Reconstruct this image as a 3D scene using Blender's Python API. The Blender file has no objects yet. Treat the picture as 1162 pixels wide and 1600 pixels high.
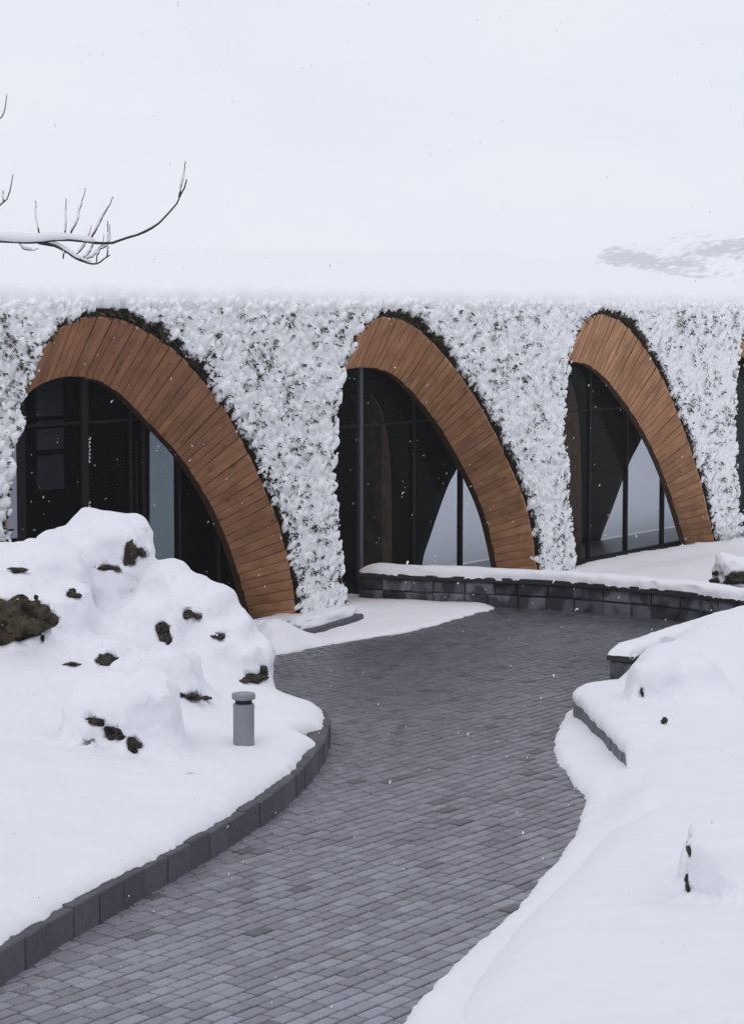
import bpy, bmesh, math, random
import numpy as np
from mathutils import Vector, Matrix

random.seed(7); RNG = np.random.default_rng(7)
SC = bpy.context.scene
COL = SC.collection

# ------------------------------------------------------------------ camera, sky, sun, exposure
H, FPX, HOR = 3.6, 3600.0, 485.0              # eye height (m), focal length and horizon row measured on the 1162x1600 photograph
PITCH = math.atan((800 - HOR) / FPX)
cam = bpy.data.cameras.new('camera'); cam_o = bpy.data.objects.new('camera', cam); COL.objects.link(cam_o)
cam.sensor_fit = 'VERTICAL'; cam.sensor_height = 36.0; cam.lens = FPX * 36.0 / 1600.0
cam.clip_start = 0.5; cam.clip_end = 20000
cam_o.location = (0, 0, H); cam_o.rotation_euler = (math.pi / 2 - PITCH, 0, 0)
SC.camera = cam_o

SUN_EL, SUN_AZ = math.radians(52), math.radians(205)   # azimuth clockwise from +Y: behind the camera, a little to the left
w = bpy.data.worlds.new('World'); SC.world = w; w.use_nodes = True
nt = w.node_tree; nt.nodes.clear()
out = nt.nodes.new('ShaderNodeOutputWorld'); bg = nt.nodes.new('ShaderNodeBackground')
sky = nt.nodes.new('ShaderNodeTexSky'); sky.sky_type = 'NISHITA'; sky.sun_disc = False
sky.sun_elevation = SUN_EL; sky.sun_rotation = SUN_AZ
tc = nt.nodes.new('ShaderNodeTexCoord'); mp = nt.nodes.new('ShaderNodeMapping'); mp.inputs['Scale'].default_value = (1.0, 1.0, 3.2)
nz = nt.nodes.new('ShaderNodeTexNoise'); nz.inputs['Scale'].default_value = 5.0; nz.inputs['Detail'].default_value = 4.0
rp = nt.nodes.new('ShaderNodeValToRGB')
rp.color_ramp.elements[0].position = 0.3; rp.color_ramp.elements[0].color = (0.745, 0.785, 0.885, 1)
rp.color_ramp.elements[1].position = 0.7; rp.color_ramp.elements[1].color = (0.855, 0.868, 0.922, 1)
sc10 = nt.nodes.new('ShaderNodeVectorMath'); sc10.operation = 'SCALE'; sc10.inputs['Scale'].default_value = 10.3
mx = nt.nodes.new('ShaderNodeMix'); mx.data_type = 'RGBA'; mx.inputs['Factor'].default_value = 0.95
L = nt.links.new
L(tc.outputs['Generated'], mp.inputs['Vector']); L(mp.outputs['Vector'], nz.inputs['Vector'])
L(nz.outputs['Fac'], rp.inputs['Fac']); L(rp.outputs['Color'], sc10.inputs[0])
L(sky.outputs['Color'], mx.inputs['A']); L(sc10.outputs['Vector'], mx.inputs['B'])
L(mx.outputs['Result'], bg.inputs['Color']); bg.inputs['Strength'].default_value = 0.1
L(bg.outputs['Background'], out.inputs['Surface'])

sun = bpy.data.lights.new('sun', 'SUN'); sun.energy = 0.5; sun.angle = math.radians(25); sun.color = (1.0, 0.97, 0.93)
sun_o = bpy.data.objects.new('sun', sun); COL.objects.link(sun_o)
sd = Vector((math.sin(SUN_AZ) * math.cos(SUN_EL), math.cos(SUN_AZ) * math.cos(SUN_EL), math.sin(SUN_EL)))
sun_o.rotation_euler = sd.to_track_quat('Z', 'Y').to_euler(); sun_o.location = (0, 0, 40)

SC.view_settings.view_transform = 'Standard'; SC.view_settings.look = 'None'
SC.view_settings.exposure = 0.0; SC.view_settings.gamma = 1.0; SC.view_settings.use_curve_mapping = False
SC.cycles.max_bounces = 8; SC.cycles.transparent_max_bounces = 16; SC.cycles.volume_bounces = 3

# ------------------------------------------------------------------ positions taken from image pixels through the camera -> metres
CAM = np.array([0, 0, H]); FW = np.array([0, math.cos(PITCH), -math.sin(PITCH)]); UP = np.array([0, math.sin(PITCH), math.cos(PITCH)])
def ray(u, v): return np.array([1., 0, 0]) * (u - 581) + UP * (800 - v) + FW * FPX
def gp(u, v, z=0.0):                    # point of the level z seen at a pixel
    d = ray(u, v); return CAM + d * ((z - H) / d[2])
def dp(u, v, y):                        # point at distance y seen at a pixel
    d = ray(u, v); return CAM + d * (y / d[1])
E_ = ray(2980, HOR); E_[2] = 0; E_ /= np.linalg.norm(E_)          # along the facade, to the right and away
N_ = np.array([E_[1], -E_[0], 0])                                  # outward from the facade
P0 = gp(465, 965)                                                  # foot of the first arch
def fac(u, v, w=0.0):
    d = ray(u, v); t = ((P0 - N_ * w - CAM) @ N_) / (d @ N_); X = CAM + d * t
    return ((X - P0) @ E_, X[2])
def F(s, w, z):
    return P0 + E_ * s - N_ * w + np.array([0, 0, z])
def FA(s, w, z):
    s, w, z = np.broadcast_arrays(np.asarray(s, float), w, z)
    return P0 + s[..., None] * E_ - w[..., None] * N_ + z[..., None] * np.array([0, 0, 1.])

# ------------------------------------------------------------------ noise
def hash3(ix, iy, iz, seed):
    n = (ix * 374761393 + iy * 668265263 + iz * 2147483647 + seed * 974711) & 0xFFFFFFFF
    n = ((n ^ (n >> 13)) * 1274126177) & 0xFFFFFFFF
    n = ((n ^ (n >> 16)) * 2246822519) & 0xFFFFFFFF
    return ((n ^ (n >> 15)) & 0xFFFFFF) / float(0xFFFFFF)
def vnoise(p, seed=0):
    p = np.asarray(p, float)
    if p.shape[-1] == 2: p = np.concatenate([p, np.zeros(p.shape[:-1] + (1,))], -1)
    i = np.floor(p).astype(np.int64); f = p - i; f = f * f * f * (f * (f * 6 - 15) + 10)
    r = 0
    for a in (0, 1):
        for b in (0, 1):
            for c in (0, 1):
                wt = (f[..., 0] if a else 1 - f[..., 0]) * (f[..., 1] if b else 1 - f[..., 1]) * (f[..., 2] if c else 1 - f[..., 2])
                r = r + wt * hash3(i[..., 0] + a, i[..., 1] + b, i[..., 2] + c, seed)
    return r * 2 - 1
def fbm(p, seed=0, octs=4, gain=0.5):
    p = np.asarray(p, float); r = 0; a = 1.0
    for k in range(octs):
        r = r + a * vnoise(p * (2.03 ** k) + 17.3 * k, seed + k); a *= gain
    return r

# ------------------------------------------------------------------ materials
def mat(name, build):
    m = bpy.data.materials.new(name); m.use_nodes = True
    t = m.node_tree; b = t.nodes['Principled BSDF']
    build(t, b); return m
def N(t, kind, **kw):
    n = t.nodes.new(kind)
    for k, v in kw.items():
        if k in n.inputs: n.inputs[k].default_value = v
        else: setattr(n, k, v)
    return n
def ramp(t, fac, stops):
    r = t.nodes.new('ShaderNodeValToRGB'); els = r.color_ramp.elements
    while len(els) < len(stops): els.new(0.5)
    for e, (p, c) in zip(els, stops):
        e.position = p; e.color = (*c, 1) if len(c) == 3 else c
    t.links.new(fac, r.inputs['Fac']); return r.outputs['Color']
def noise(t, scale, detail=4, coord='Object', rough=0.55, stretch=None):
    c = t.nodes.new('ShaderNodeTexCoord'); v = c.outputs[coord]
    if stretch:
        m = t.nodes.new('ShaderNodeMapping'); m.inputs['Scale'].default_value = stretch
        t.links.new(v, m.inputs['Vector']); v = m.outputs['Vector']
    n = t.nodes.new('ShaderNodeTexNoise'); n.inputs['Scale'].default_value = scale; n.inputs['Detail'].default_value = detail
    n.inputs['Roughness'].default_value = rough
    t.links.new(v, n.inputs['Vector']); return n.outputs['Fac']
def bump(t, b, h, strength, dist):
    n = t.nodes.new('ShaderNodeBump'); n.inputs['Strength'].default_value = strength; n.inputs['Distance'].default_value = dist
    t.links.new(h, n.inputs['Height']); t.links.new(n.outputs['Normal'], b.inputs['Normal'])
def mixc(t, f, a, b_, mode='MIX'):
    m = t.nodes.new('ShaderNodeMix'); m.data_type = 'RGBA'; m.blend_type = mode
    for s, v in (('Factor', f), ('A', a), ('B', b_)):
        if hasattr(v, 'is_linked'): t.links.new(v, m.inputs[s])
        else: m.inputs[s].default_value = v if s == 'Factor' else (*v, 1)
    return m.outputs['Result']
def mul(t, a, k):
    m = t.nodes.new('ShaderNodeMath'); m.operation = 'MULTIPLY'; m.inputs[1].default_value = k
    t.links.new(a, m.inputs[0]); return m.outputs[0]

def snow_build(fine=90.0, amp=0.5, col=(0.80, 0.795, 0.838)):
    def f(t, b):
        n = noise(t, 3.0, 5); c = ramp(t, n, [(0.3, tuple(x * 0.97 for x in col)), (0.7, col)])
        t.links.new(c, b.inputs['Base Color']); b.inputs['Roughness'].default_value = 0.85
        b.inputs['Specular IOR Level'].default_value = 0.25
        bump(t, b, noise(t, fine, 6, rough=0.65), amp, 0.006)
    return f
M_SNOW = mat('snow', snow_build())
def f(t, b):
    a = t.nodes.new('ShaderNodeAttribute'); a.attribute_name = 'bare'
    t.links.new(mixc(t, a.outputs['Fac'], (0.88, 0.885, 0.90), (0.018, 0.016, 0.012)), b.inputs['Base Color'])
    b.inputs['Roughness'].default_value = 0.9; b.inputs['Specular IOR Level'].default_value = 0.15; bump(t, b, noise(t, 70, 6, rough=.65), .5, .006)
M_HEDGE = mat('snow_laden_hedge', f)
M_SNOW_F = mat('fresh_snow', snow_build(60, 0.4, (0.88, 0.878, 0.895)))
M_CLUMP = mat('clump_snow', snow_build(70, 0.5, (0.91, 0.915, 0.93)))

def f(t, b):
    n = noise(t, 14, 8, rough=0.75)
    c = ramp(t, n, [(0.33, (0.016, 0.014, 0.013)), (0.5, (0.05, 0.043, 0.037)), (0.66, (0.11, 0.09, 0.07))])
    lich = noise(t, 22, 4); c2 = ramp(t, lich, [(0.55, (0, 0, 0)), (0.66, (1, 1, 1))])
    c = mixc(t, mul(t, c2, 0.55), c, (0.075, 0.062, 0.026))
    geo = t.nodes.new('ShaderNodeNewGeometry'); sx = t.nodes.new('ShaderNodeSeparateXYZ'); t.links.new(geo.outputs['Normal'], sx.inputs['Vector'])
    ad = t.nodes.new('ShaderNodeMath'); ad.operation = 'MULTIPLY_ADD'; ad.inputs[1].default_value = 0.9; t.links.new(noise(t, 30, 4, rough=.7), ad.inputs[0]); t.links.new(sx.outputs['Z'], ad.inputs[2])
    c = mixc(t, ramp(t, ad.outputs[0], [(1.0, (0, 0, 0)), (1.06, (1, 1, 1))]), c, (0.80, 0.81, 0.83))   # snow lying on the ledges
    t.links.new(c, b.inputs['Base Color']); b.inputs['Roughness'].default_value = 0.85; b.inputs['Specular IOR Level'].default_value = 0.2
    bump(t, b, n, 1.0, 0.04)
M_ROCK = mat('basalt_rock', f)
def f(t, b):
    n = noise(t, 11, 9, rough=0.75)
    c = ramp(t, n, [(0.3, (0.02, 0.016, 0.012)), (0.5, (0.075, 0.06, 0.042)), (0.68, (0.17, 0.14, 0.10))])
    lich = noise(t, 18, 5); c = mixc(t, mul(t, ramp(t, lich, [(0.5, (0, 0, 0)), (0.62, (1, 1, 1))]), 0.6), c, (0.10, 0.09, 0.03))
    cr = noise(t, 5, 6, rough=.6); c = mixc(t, 1.0, c, ramp(t, cr, [(0.44, (.25, .22, .2)), (0.52, (1, 1, 1))]), 'MULTIPLY')
    t.links.new(c, b.inputs['Base Color']); b.inputs['Roughness'].default_value = 0.9; b.inputs['Specular IOR Level'].default_value = 0.15; bump(t, b, n, 1.0, 0.05)
M_MOSS = mat('mossy_rock', f)

def stone_build(lo, hi, rough, attr=None, wet=False, scale=60):
    def f(t, b):
        oi = t.nodes.new('ShaderNodeObjectInfo'); rnd = oi.outputs['Random']
        if attr:
            a = t.nodes.new('ShaderNodeAttribute'); a.attribute_name = attr; rnd = a.outputs['Fac']
        c = ramp(t, rnd, [(0.0, lo), (0.05, tuple(l * 0.50 + h * 0.50 for l, h in zip(lo, hi))), (1.0, hi)])
        g = noise(t, scale, 5, rough=0.7, coord='Object'); c = mixc(t, 0.7, c, ramp(t, g, [(0.25, (0.55, 0.55, 0.57)), (0.75, (1.3, 1.3, 1.3))]), 'MULTIPLY')
        if wet:
            geo = t.nodes.new('ShaderNodeNewGeometry'); mp = t.nodes.new('ShaderNodeMapping'); mp.inputs['Scale'].default_value = (0.5, 0.5, 0.5)
            t.links.new(geo.outputs['Position'], mp.inputs['Vector'])
            wn = t.nodes.new('ShaderNodeTexNoise'); wn.inputs['Scale'].default_value = 1.0; wn.inputs['Detail'].default_value = 5
            t.links.new(mp.outputs['Vector'], wn.inputs['Vector'])
            sx = t.nodes.new('ShaderNodeSeparateXYZ'); t.links.new(geo.outputs['Position'], sx.inputs['Vector'])
            mr = t.nodes.new('ShaderNodeMapRange'); mr.inputs['From Min'].default_value = 12.0; mr.inputs['From Max'].default_value = 24.0
            t.links.new(sx.outputs['Y'], mr.inputs['Value'])
            ad = t.nodes.new('ShaderNodeMath'); ad.operation = 'MULTIPLY_ADD'; ad.inputs[1].default_value = 0.55; ad.use_clamp = True
            t.links.new(wn.outputs['Fac'], ad.inputs[0]); 
            sb = t.nodes.new('ShaderNodeMath'); sb.operation = 'SUBTRACT'; sb.inputs[1].default_value = 0.275
            t.links.new(mr.outputs['Result'], sb.inputs[0]); t.links.new(sb.outputs[0], ad.inputs[2])
            # wet from melt water: darker, glossier
            c = mixc(t, ad.outputs[0], c, mixc(t, 1.0, c, (0.36, 0.35, 0.36), 'MULTIPLY'))
            r = t.nodes.new('ShaderNodeMapRange'); r.inputs['To Min'].default_value = rough; r.inputs['To Max'].default_value = rough - 0.30
            t.links.new(ad.outputs[0], r.inputs['Value']); t.links.new(r.outputs['Result'], b.inputs['Roughness'])
        else:
            b.inputs['Roughness'].default_value = rough
        t.links.new(c, b.inputs['Base Color'])
        b.inputs['Specular IOR Level'].default_value = 0.3
        bump(t, b, g, 0.5, 0.004)
    return f
M_PAVER = mat('concrete_paver', stone_build((0.11, 0.109, 0.125), (0.305, 0.301, 0.348), 0.60, wet=True))
M_PAVER_A = mat('concrete_paver_far', stone_build((0.11, 0.109, 0.125), (0.305, 0.301, 0.348), 0.60, attr='tone', wet=True))
M_JOINT = mat('joint_grit', stone_build((0.02, 0.02, 0.022), (0.03, 0.03, 0.032), 0.9))
M_KERB = mat('kerb_concrete', stone_build((0.055, 0.054, 0.062), (0.105, 0.103, 0.118), 0.85, scale=25))
M_KERB_B = mat('pale_kerb_concrete', stone_build((0.07, 0.07, 0.08), (0.2, 0.2, 0.23), 0.85, scale=25))
def f(t, b):
    oi = t.nodes.new('ShaderNodeObjectInfo'); base = ramp(t, oi.outputs['Random'], [(0.0, (0.035, 0.036, 0.043)), (1.0, (0.17, 0.175, 0.205))])
    geo = t.nodes.new('ShaderNodeNewGeometry'); n1 = t.nodes.new('ShaderNodeTexNoise'); n1.inputs['Scale'].default_value = 4.5; n1.inputs['Detail'].default_value = 4; t.links.new(geo.outputs['Position'], n1.inputs['Vector'])
    st = ramp(t, n1.outputs['Fac'], [(0.44, (0.22, 0.22, 0.23)), (0.56, (1, 1, 1))]); c = mixc(t, 0.9, base, st, 'MULTIPLY')
    g = noise(t, 40, 5, rough=.7); c = mixc(t, 0.7, c, ramp(t, g, [(0.25, (0.6, 0.6, 0.6)), (0.75, (1.25, 1.25, 1.25))]), 'MULTIPLY')
    t.links.new(c, b.inputs['Base Color']); b.inputs['Roughness'].default_value = .85; b.inputs['Specular IOR Level'].default_value = .25; bump(t, b, g, .7, .008)
M_BLOCK = mat('wall_block', f)
M_COPING = mat('coping_stone', stone_build((0.012, 0.012, 0.014), (0.03, 0.03, 0.033), 0.8))

def plank_build(col_a, col_b):
    def f(t, b):
        c = t.nodes.new('ShaderNodeUVMap'); c.uv_map = 'UVMap'
        def nzs(scale, st, det=5):
            m = t.nodes.new('ShaderNodeMapping'); m.inputs['Scale'].default_value = st
            t.links.new(c.outputs['UV'], m.inputs['Vector'])
            n = t.nodes.new('ShaderNodeTexNoise'); n.inputs['Scale'].default_value = scale; n.inputs['Detail'].default_value = det
            t.links.new(m.outputs['Vector'], n.inputs['Vector']); return n.outputs['Fac']
        oi = t.nodes.new('ShaderNodeObjectInfo')
        g = nzs(1.0, (2.0, 45.0, 1)); cc = ramp(t, g, [(0.25, col_a), (0.75, col_b)])
        tone = ramp(t, oi.outputs['Random'], [(0.0, (0.84, 0.83, 0.82)), (0.5, (0.97, 0.96, 0.96)), (1.0, (1.08, 1.08, 1.06))])
        cc = mixc(t, 1.0, cc, tone, 'MULTIPLY')
        m = t.nodes.new('ShaderNodeMapping'); m.inputs['Scale'].default_value = (3.2, 7.0, 1)
        t.links.new(c.outputs['UV'], m.inputs['Vector'])
        v = t.nodes.new('ShaderNodeTexVoronoi'); v.inputs['Scale'].default_value = 1.0
        t.links.new(m.outputs['Vector'], v.inputs['Vector'])
        k = ramp(t, v.outputs['Distance'], [(0.05, (0.28, 0.22, 0.2)), (0.15, (1, 1, 1))])
        cc = mixc(t, 0.85, cc, k, 'MULTIPLY')
        st = nzs(1.0, (3.0, 3.0, 1)); s2 = ramp(t, st, [(0.35, (0.72, 0.68, 0.66)), (0.6, (1, 1, 1))])
        cc = mixc(t, 1.0, cc, s2, 'MULTIPLY')
        t.links.new(cc, b.inputs['Base Color']); b.inputs['Roughness'].default_value = 0.6
        b.inputs['Specular IOR Level'].default_value = 0.25
        bump(t, b, g, 0.4, 0.003)
    return f
M_PLANK = [mat('larch_plank_a', plank_build((0.345, 0.165, 0.085), (0.52, 0.268, 0.142))),
           mat('larch_plank_b', plank_build((0.46, 0.228, 0.112), (0.66, 0.36, 0.192))),
           mat('larch_plank_c', plank_build((0.48, 0.25, 0.125), (0.68, 0.385, 0.215)))]
def plain(name, col, rough=0.6, metal=0.0, spec=0.5, nscale=None):
    def f(t, b):
        if nscale:
            n = noise(t, nscale, 5); t.links.new(ramp(t, n, [(0.3, tuple(x * 0.7 for x in col)), (0.7, tuple(min(1, x * 1.25) for x in col))]), b.inputs['Base Color'])
        else: b.inputs['Base Color'].default_value = (*col, 1)
        b.inputs['Roughness'].default_value = rough; b.inputs['Metallic'].default_value = metal; b.inputs['Specular IOR Level'].default_value = spec
    return mat(name, f)
M_BACKING = plain('dark_backing', (0.016, 0.013, 0.011), 0.9, spec=0.1, nscale=20)
M_SOFFIT = plain('shade_toned_timber', (0.085, 0.045, 0.026), 0.7, spec=0.2, nscale=12)  # shade of the soffit's underside is put into this darker timber colour
M_FRAME = plain('anthracite_frame', (0.006, 0.006, 0.008), 0.6, spec=0.15)
M_FRAME_L = plain('grey_mullion', (0.075, 0.075, 0.095), 0.5, spec=0.2)
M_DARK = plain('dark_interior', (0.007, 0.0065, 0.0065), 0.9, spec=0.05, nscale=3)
M_COLUMN = plain('interior_timber', (0.13, 0.085, 0.05), 0.8, spec=0.1, nscale=5)
M_METAL = plain('brushed_aluminium', (0.25, 0.25, 0.28), 0.5, metal=0.3)
M_BLACK = plain('black_rubber', (0.01, 0.01, 0.011), 0.8)
M_FLOOR = plain('pale_stone_floor', (0.32, 0.32, 0.34), 0.35, nscale=3)
M_STANDIN = plain('bluish_glass_standin', (0.022, 0.026, 0.036), 0.5, nscale=1.5)  # bluish reflection of the glass put into a panel colour
M_OUTDOORS = plain('outdoors_tone', (0.33, 0.34, 0.42), 0.6)  # brightness of the outdoors put into a panel colour
M_DECAL = plain('white_vinyl', (0.75, 0.75, 0.75), 0.6)
M_BARK = plain('bark', (0.035, 0.03, 0.03), 0.85, nscale=40)
M_LAMP = plain('lamp_lens', (0.5, 0.5, 0.5), 0.4)
def f(t, b):
    a = t.nodes.new('ShaderNodeAttribute'); a.attribute_name = 'tone'
    c = ramp(t, a.outputs['Fac'], [(0.0, (0.012, 0.012, 0.011)), (0.55, (0.035, 0.032, 0.02)), (0.85, (0.09, 0.065, 0.03)), (1.0, (0.16, 0.115, 0.06))])
    t.links.new(c, b.inputs['Base Color']); b.inputs['Roughness'].default_value = 0.8; b.inputs['Specular IOR Level'].default_value = 0.15
M_LEAF = mat('evergreen_leaf', f)
def f(t, b):
    t.nodes.remove(b)
    o = t.nodes['Material Output']; tr = N(t, 'ShaderNodeBsdfTransparent'); tr.inputs['Color'].default_value = (0.795, 0.808, 0.83, 1)
    gl = N(t, 'ShaderNodeBsdfGlossy'); gl.inputs['Roughness'].default_value = 0.02
    fr = N(t, 'ShaderNodeFresnel'); fr.inputs['IOR'].default_value = 1.07
    m = N(t, 'ShaderNodeMixShader'); t.links.new(mul(t, fr.outputs[0], 0.4), m.inputs[0]); t.links.new(tr.outputs[0], m.inputs[1]); t.links.new(gl.outputs[0], m.inputs[2])
    t.links.new(m.outputs[0], o.inputs['Surface'])
M_GLASS = mat('tinted_glass', f)
M_GLASS_D = M_GLASS.copy(); M_GLASS_D.name = 'smoked_glass'
[n for n in M_GLASS_D.node_tree.nodes if n.type == 'BSDF_TRANSPARENT'][0].inputs['Color'].default_value = (0.42, 0.46, 0.48, 1)
def f(t, b):
    a = t.nodes.new('ShaderNodeAttribute'); a.attribute_name = 'rock'
    c = mixc(t, a.outputs['Fac'], (0.86, 0.868, 0.89), (0.30, 0.29, 0.33))
    t.links.new(c, b.inputs['Base Color']); b.inputs['Roughness'].default_value = 0.9
M_HILL = mat('snowy_mountain', f)

# ------------------------------------------------------------------ builders
def link(name, me, parent=None):
    o = bpy.data.objects.new(name, me); COL.objects.link(o)
    if parent: o.parent = parent
    return o
def mesh(name, V, Fc, m, parent=None, smooth=False, local=None):
    me = bpy.data.meshes.new(name); V = np.asarray(V, float).reshape(-1, 3)
    if local is not None: V = V - np.asarray(local, float)
    Fc = np.asarray(Fc) if not isinstance(Fc, list) else Fc
    if isinstance(Fc, np.ndarray):
        nf, k = Fc.shape
        me.vertices.add(len(V)); me.vertices.foreach_set('co', V.ravel())
        me.loops.add(nf * k); me.loops.foreach_set('vertex_index', Fc.ravel().astype(np.int32))
        me.polygons.add(nf); me.polygons.foreach_set('loop_start', np.arange(0, nf * k, k, dtype=np.int32))
        try: me.polygons.foreach_set('loop_total', np.full(nf, k, dtype=np.int32))
        except Exception: pass
        me.update(calc_edges=True); me.validate()
    else:
        me.from_pydata([tuple(v) for v in V], [], Fc)
    me.materials.append(m)
    if smooth: me.shade_smooth()
    o = link(name, me, parent)
    return o
def origin_parent(o, root):             # parent keeping world placement (root only has a location)
    o.parent = root; o.location = Vector(o.location) - Vector(root.location)
    return o
def thing(name, label, cat, loc=(0, 0, 0), group=None):
    o = bpy.data.objects.new(name, None); COL.objects.link(o); o.location = tuple(float(x) for x in loc); o.empty_display_size = 0.2
    o['label'] = label; o['category'] = cat
    if group: o['group'] = group
    return o
def part(name, V, Fc, m, root, smooth=False):
    """mesh given in world coordinates, child of a thing whose Empty stands at root.location"""
    loc = root_world(root)
    return mesh(name, V, Fc, m, root, smooth, local=loc)
def root_world(o):
    p = np.zeros(3)
    while o is not None:
        p += np.array(o.location); o = o.parent
    return p
BOXF = [(0, 3, 2, 1), (4, 5, 6, 7), (0, 1, 5, 4), (1, 2, 6, 5), (2, 3, 7, 6), (3, 0, 4, 7)]
def boxv(c, ax, ay, az):                # centre and three half-axes
    c, ax, ay, az = map(np.asarray, (c, ax, ay, az))
    return [c - ax - ay - az, c + ax - ay - az, c + ax + ay - az, c - ax + ay - az, c - ax - ay + az, c + ax - ay + az, c + ax + ay + az, c - ax + ay + az]
def bevel_box(c, ax, ay, az, bev, jit=0.0, rng=random):
    """box with its upper edges chamfered all round (bev in metres)"""
    c, ax, ay, az = map(lambda a: np.asarray(a, float), (c, ax, ay, az))
    la, lb, lc = np.linalg.norm(ax), np.linalg.norm(ay), np.linalg.norm(az)
    V = []
    for (k, ins) in ((-1, 0), (1 - bev / lc, 0), (1, bev)):
        for (i, j) in ((-1, -1), (1, -1), (1, 1), (-1, 1)):
            V.append(c + ax * i * (1 - ins / la) + ay * j * (1 - ins / lb) + az * k + np.array([rng.uniform(-jit, jit) for _ in range(3)]))
    Fc = [(0, 3, 2, 1), (8, 9, 10, 11)]
    for b in (0, 4):
        for i in range(4): Fc.append((b + i, b + (i + 1) % 4, b + 4 + (i + 1) % 4, b + 4 + i))
    return V, Fc
def catmull(P, n):
    P = np.asarray(P, float); Q = np.vstack([2 * P[0] - P[1], P, 2 * P[-1] - P[-2]])
    d = np.r_[0, np.cumsum(np.linalg.norm(np.diff(P, axis=0), axis=1))]; res = []
    for i in range(len(P) - 1):
        k = max(2, int(round(40 * (d[i + 1] - d[i]) / d[-1])) + 2)
        t = np.linspace(0, 1, k, endpoint=False)[:, None]; a, b, c, e = Q[i:i + 4]
        res.append(0.5 * (2 * b + (c - a) * t + (2 * a - 5 * b + 4 * c - e) * t ** 2 + (3 * b - a - 3 * c + e) * t ** 3))
    R = np.vstack(res + [P[-1:]])
    return resample(R, n)
def resample(R, n):
    d = np.r_[0, np.cumsum(np.linalg.norm(np.diff(R, axis=0), axis=1))]; t = np.linspace(0, d[-1], n)
    return np.stack([np.interp(t, d, R[:, k]) for k in range(R.shape[1])], 1)
def length(R): return float(np.linalg.norm(np.diff(R, axis=0), axis=1).sum())
def poly_dist(P, poly, closed=True):
    """signed distance (positive inside) of points to a polygon, or plain distance to a polyline"""
    A = np.asarray(poly, float); B = np.roll(A, -1, 0)
    if not closed: A, B = A[:-1], B[:-1]
    best = np.full(len(P), 1e9); ins = np.zeros(len(P), bool)
    for a, b in zip(A, B):
        ab = b - a; t = np.clip(((P - a) @ ab) / max(ab @ ab, 1e-12), 0, 1)
        best = np.minimum(best, np.hypot(P[:, 0] - a[0] - t * ab[0], P[:, 1] - a[1] - t * ab[1]))
        if closed:
            c = ((a[1] > P[:, 1]) != (b[1] > P[:, 1]))
            if a[1] != b[1]: ins ^= c & (P[:, 0] < (b[0] - a[0]) * (P[:, 1] - a[1]) / (b[1] - a[1]) + a[0])
    return np.where(ins, best, -best) if closed else best
def heightfield(name, x0, x1, y0, y1, res, fn, m, strict=False, parent=None):
    nx, ny = int((x1 - x0) / res) + 1, int((y1 - y0) / res) + 1
    X, Y = np.meshgrid(np.linspace(x0, x1, nx), np.linspace(y0, y1, ny)); P = np.stack([X.ravel(), Y.ravel()], 1)
    Z, keep = fn(P)
    idx = np.arange(nx * ny).reshape(ny, nx)
    Q = np.stack([idx[:-1, :-1], idx[:-1, 1:], idx[1:, 1:], idx[1:, :-1]], -1).reshape(-1, 4)
    Q = Q[keep[Q].all(1)] if strict else Q[keep[Q].any(1)]
    used = np.unique(Q); mp_ = np.full(nx * ny, -1); mp_[used] = np.arange(len(used))
    V = np.column_stack([P[used], Z[used]])
    return mesh(name, V, mp_[Q], m, parent, True)
def structure(o): o['kind'] = 'structure'; return o
def stuff(o): o['kind'] = 'stuff'; return o
def sstep(x, a, b):
    t = np.clip((x - a) / (b - a), 0, 1); return t * t * (3 - 2 * t)
def G(*pts): return np.array([gp(u, v)[:2] for u, v in pts])
def ico(sub):
    bm = bmesh.new(); bmesh.ops.create_icosphere(bm, subdivisions=sub, radius=1.0); bm.verts.ensure_lookup_table()
    V = np.array([v.co[:] for v in bm.verts]); Fc = np.array([[v.index for v in f_.verts] for f_ in bm.faces]); bm.free(); return V, Fc
ICO = {k: ico(k) for k in (1, 2, 3, 4, 5)}
def tube(pts, radii, sides=6):
    pts = np.asarray(pts, float); V = []; Fc = []
    for i, p in enumerate(pts):
        d = pts[min(i + 1, len(pts) - 1)] - pts[max(i - 1, 0)]; d /= max(np.linalg.norm(d), 1e-9)
        a = np.cross(d, [0.13, 0.97, 0.2]); a /= np.linalg.norm(a); b = np.cross(d, a)
        for k in range(sides):
            t = 2 * math.pi * k / sides; V.append(p + radii[i] * (a * math.cos(t) + b * math.sin(t)))
    n = len(pts)
    for i in range(n - 1):
        for k in range(sides):
            Fc.append((i * sides + k, i * sides + (k + 1) % sides, (i + 1) * sides + (k + 1) % sides, (i + 1) * sides + k))
    Fc.append(tuple(range(sides))[::-1]); Fc.append(tuple((n - 1) * sides + k for k in range(sides)))
    return V, Fc
def merge(*VF):
    V = []; Fc = []
    for v, f_ in VF:
        o = len(V); V += [np.asarray(x) for x in v]; Fc += [tuple(int(i) + o for i in q) for q in f_]
    return V, Fc

# ================================================================== LARGE STRUCTURE
# far ground, ridge, mountain
def fn(P):
    z = np.full(len(P), -0.32); return z, np.ones(len(P), bool)
structure(heightfield('snow_field', -900, 900, -50, 2180, 60, fn, M_SNOW_F))

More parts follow.
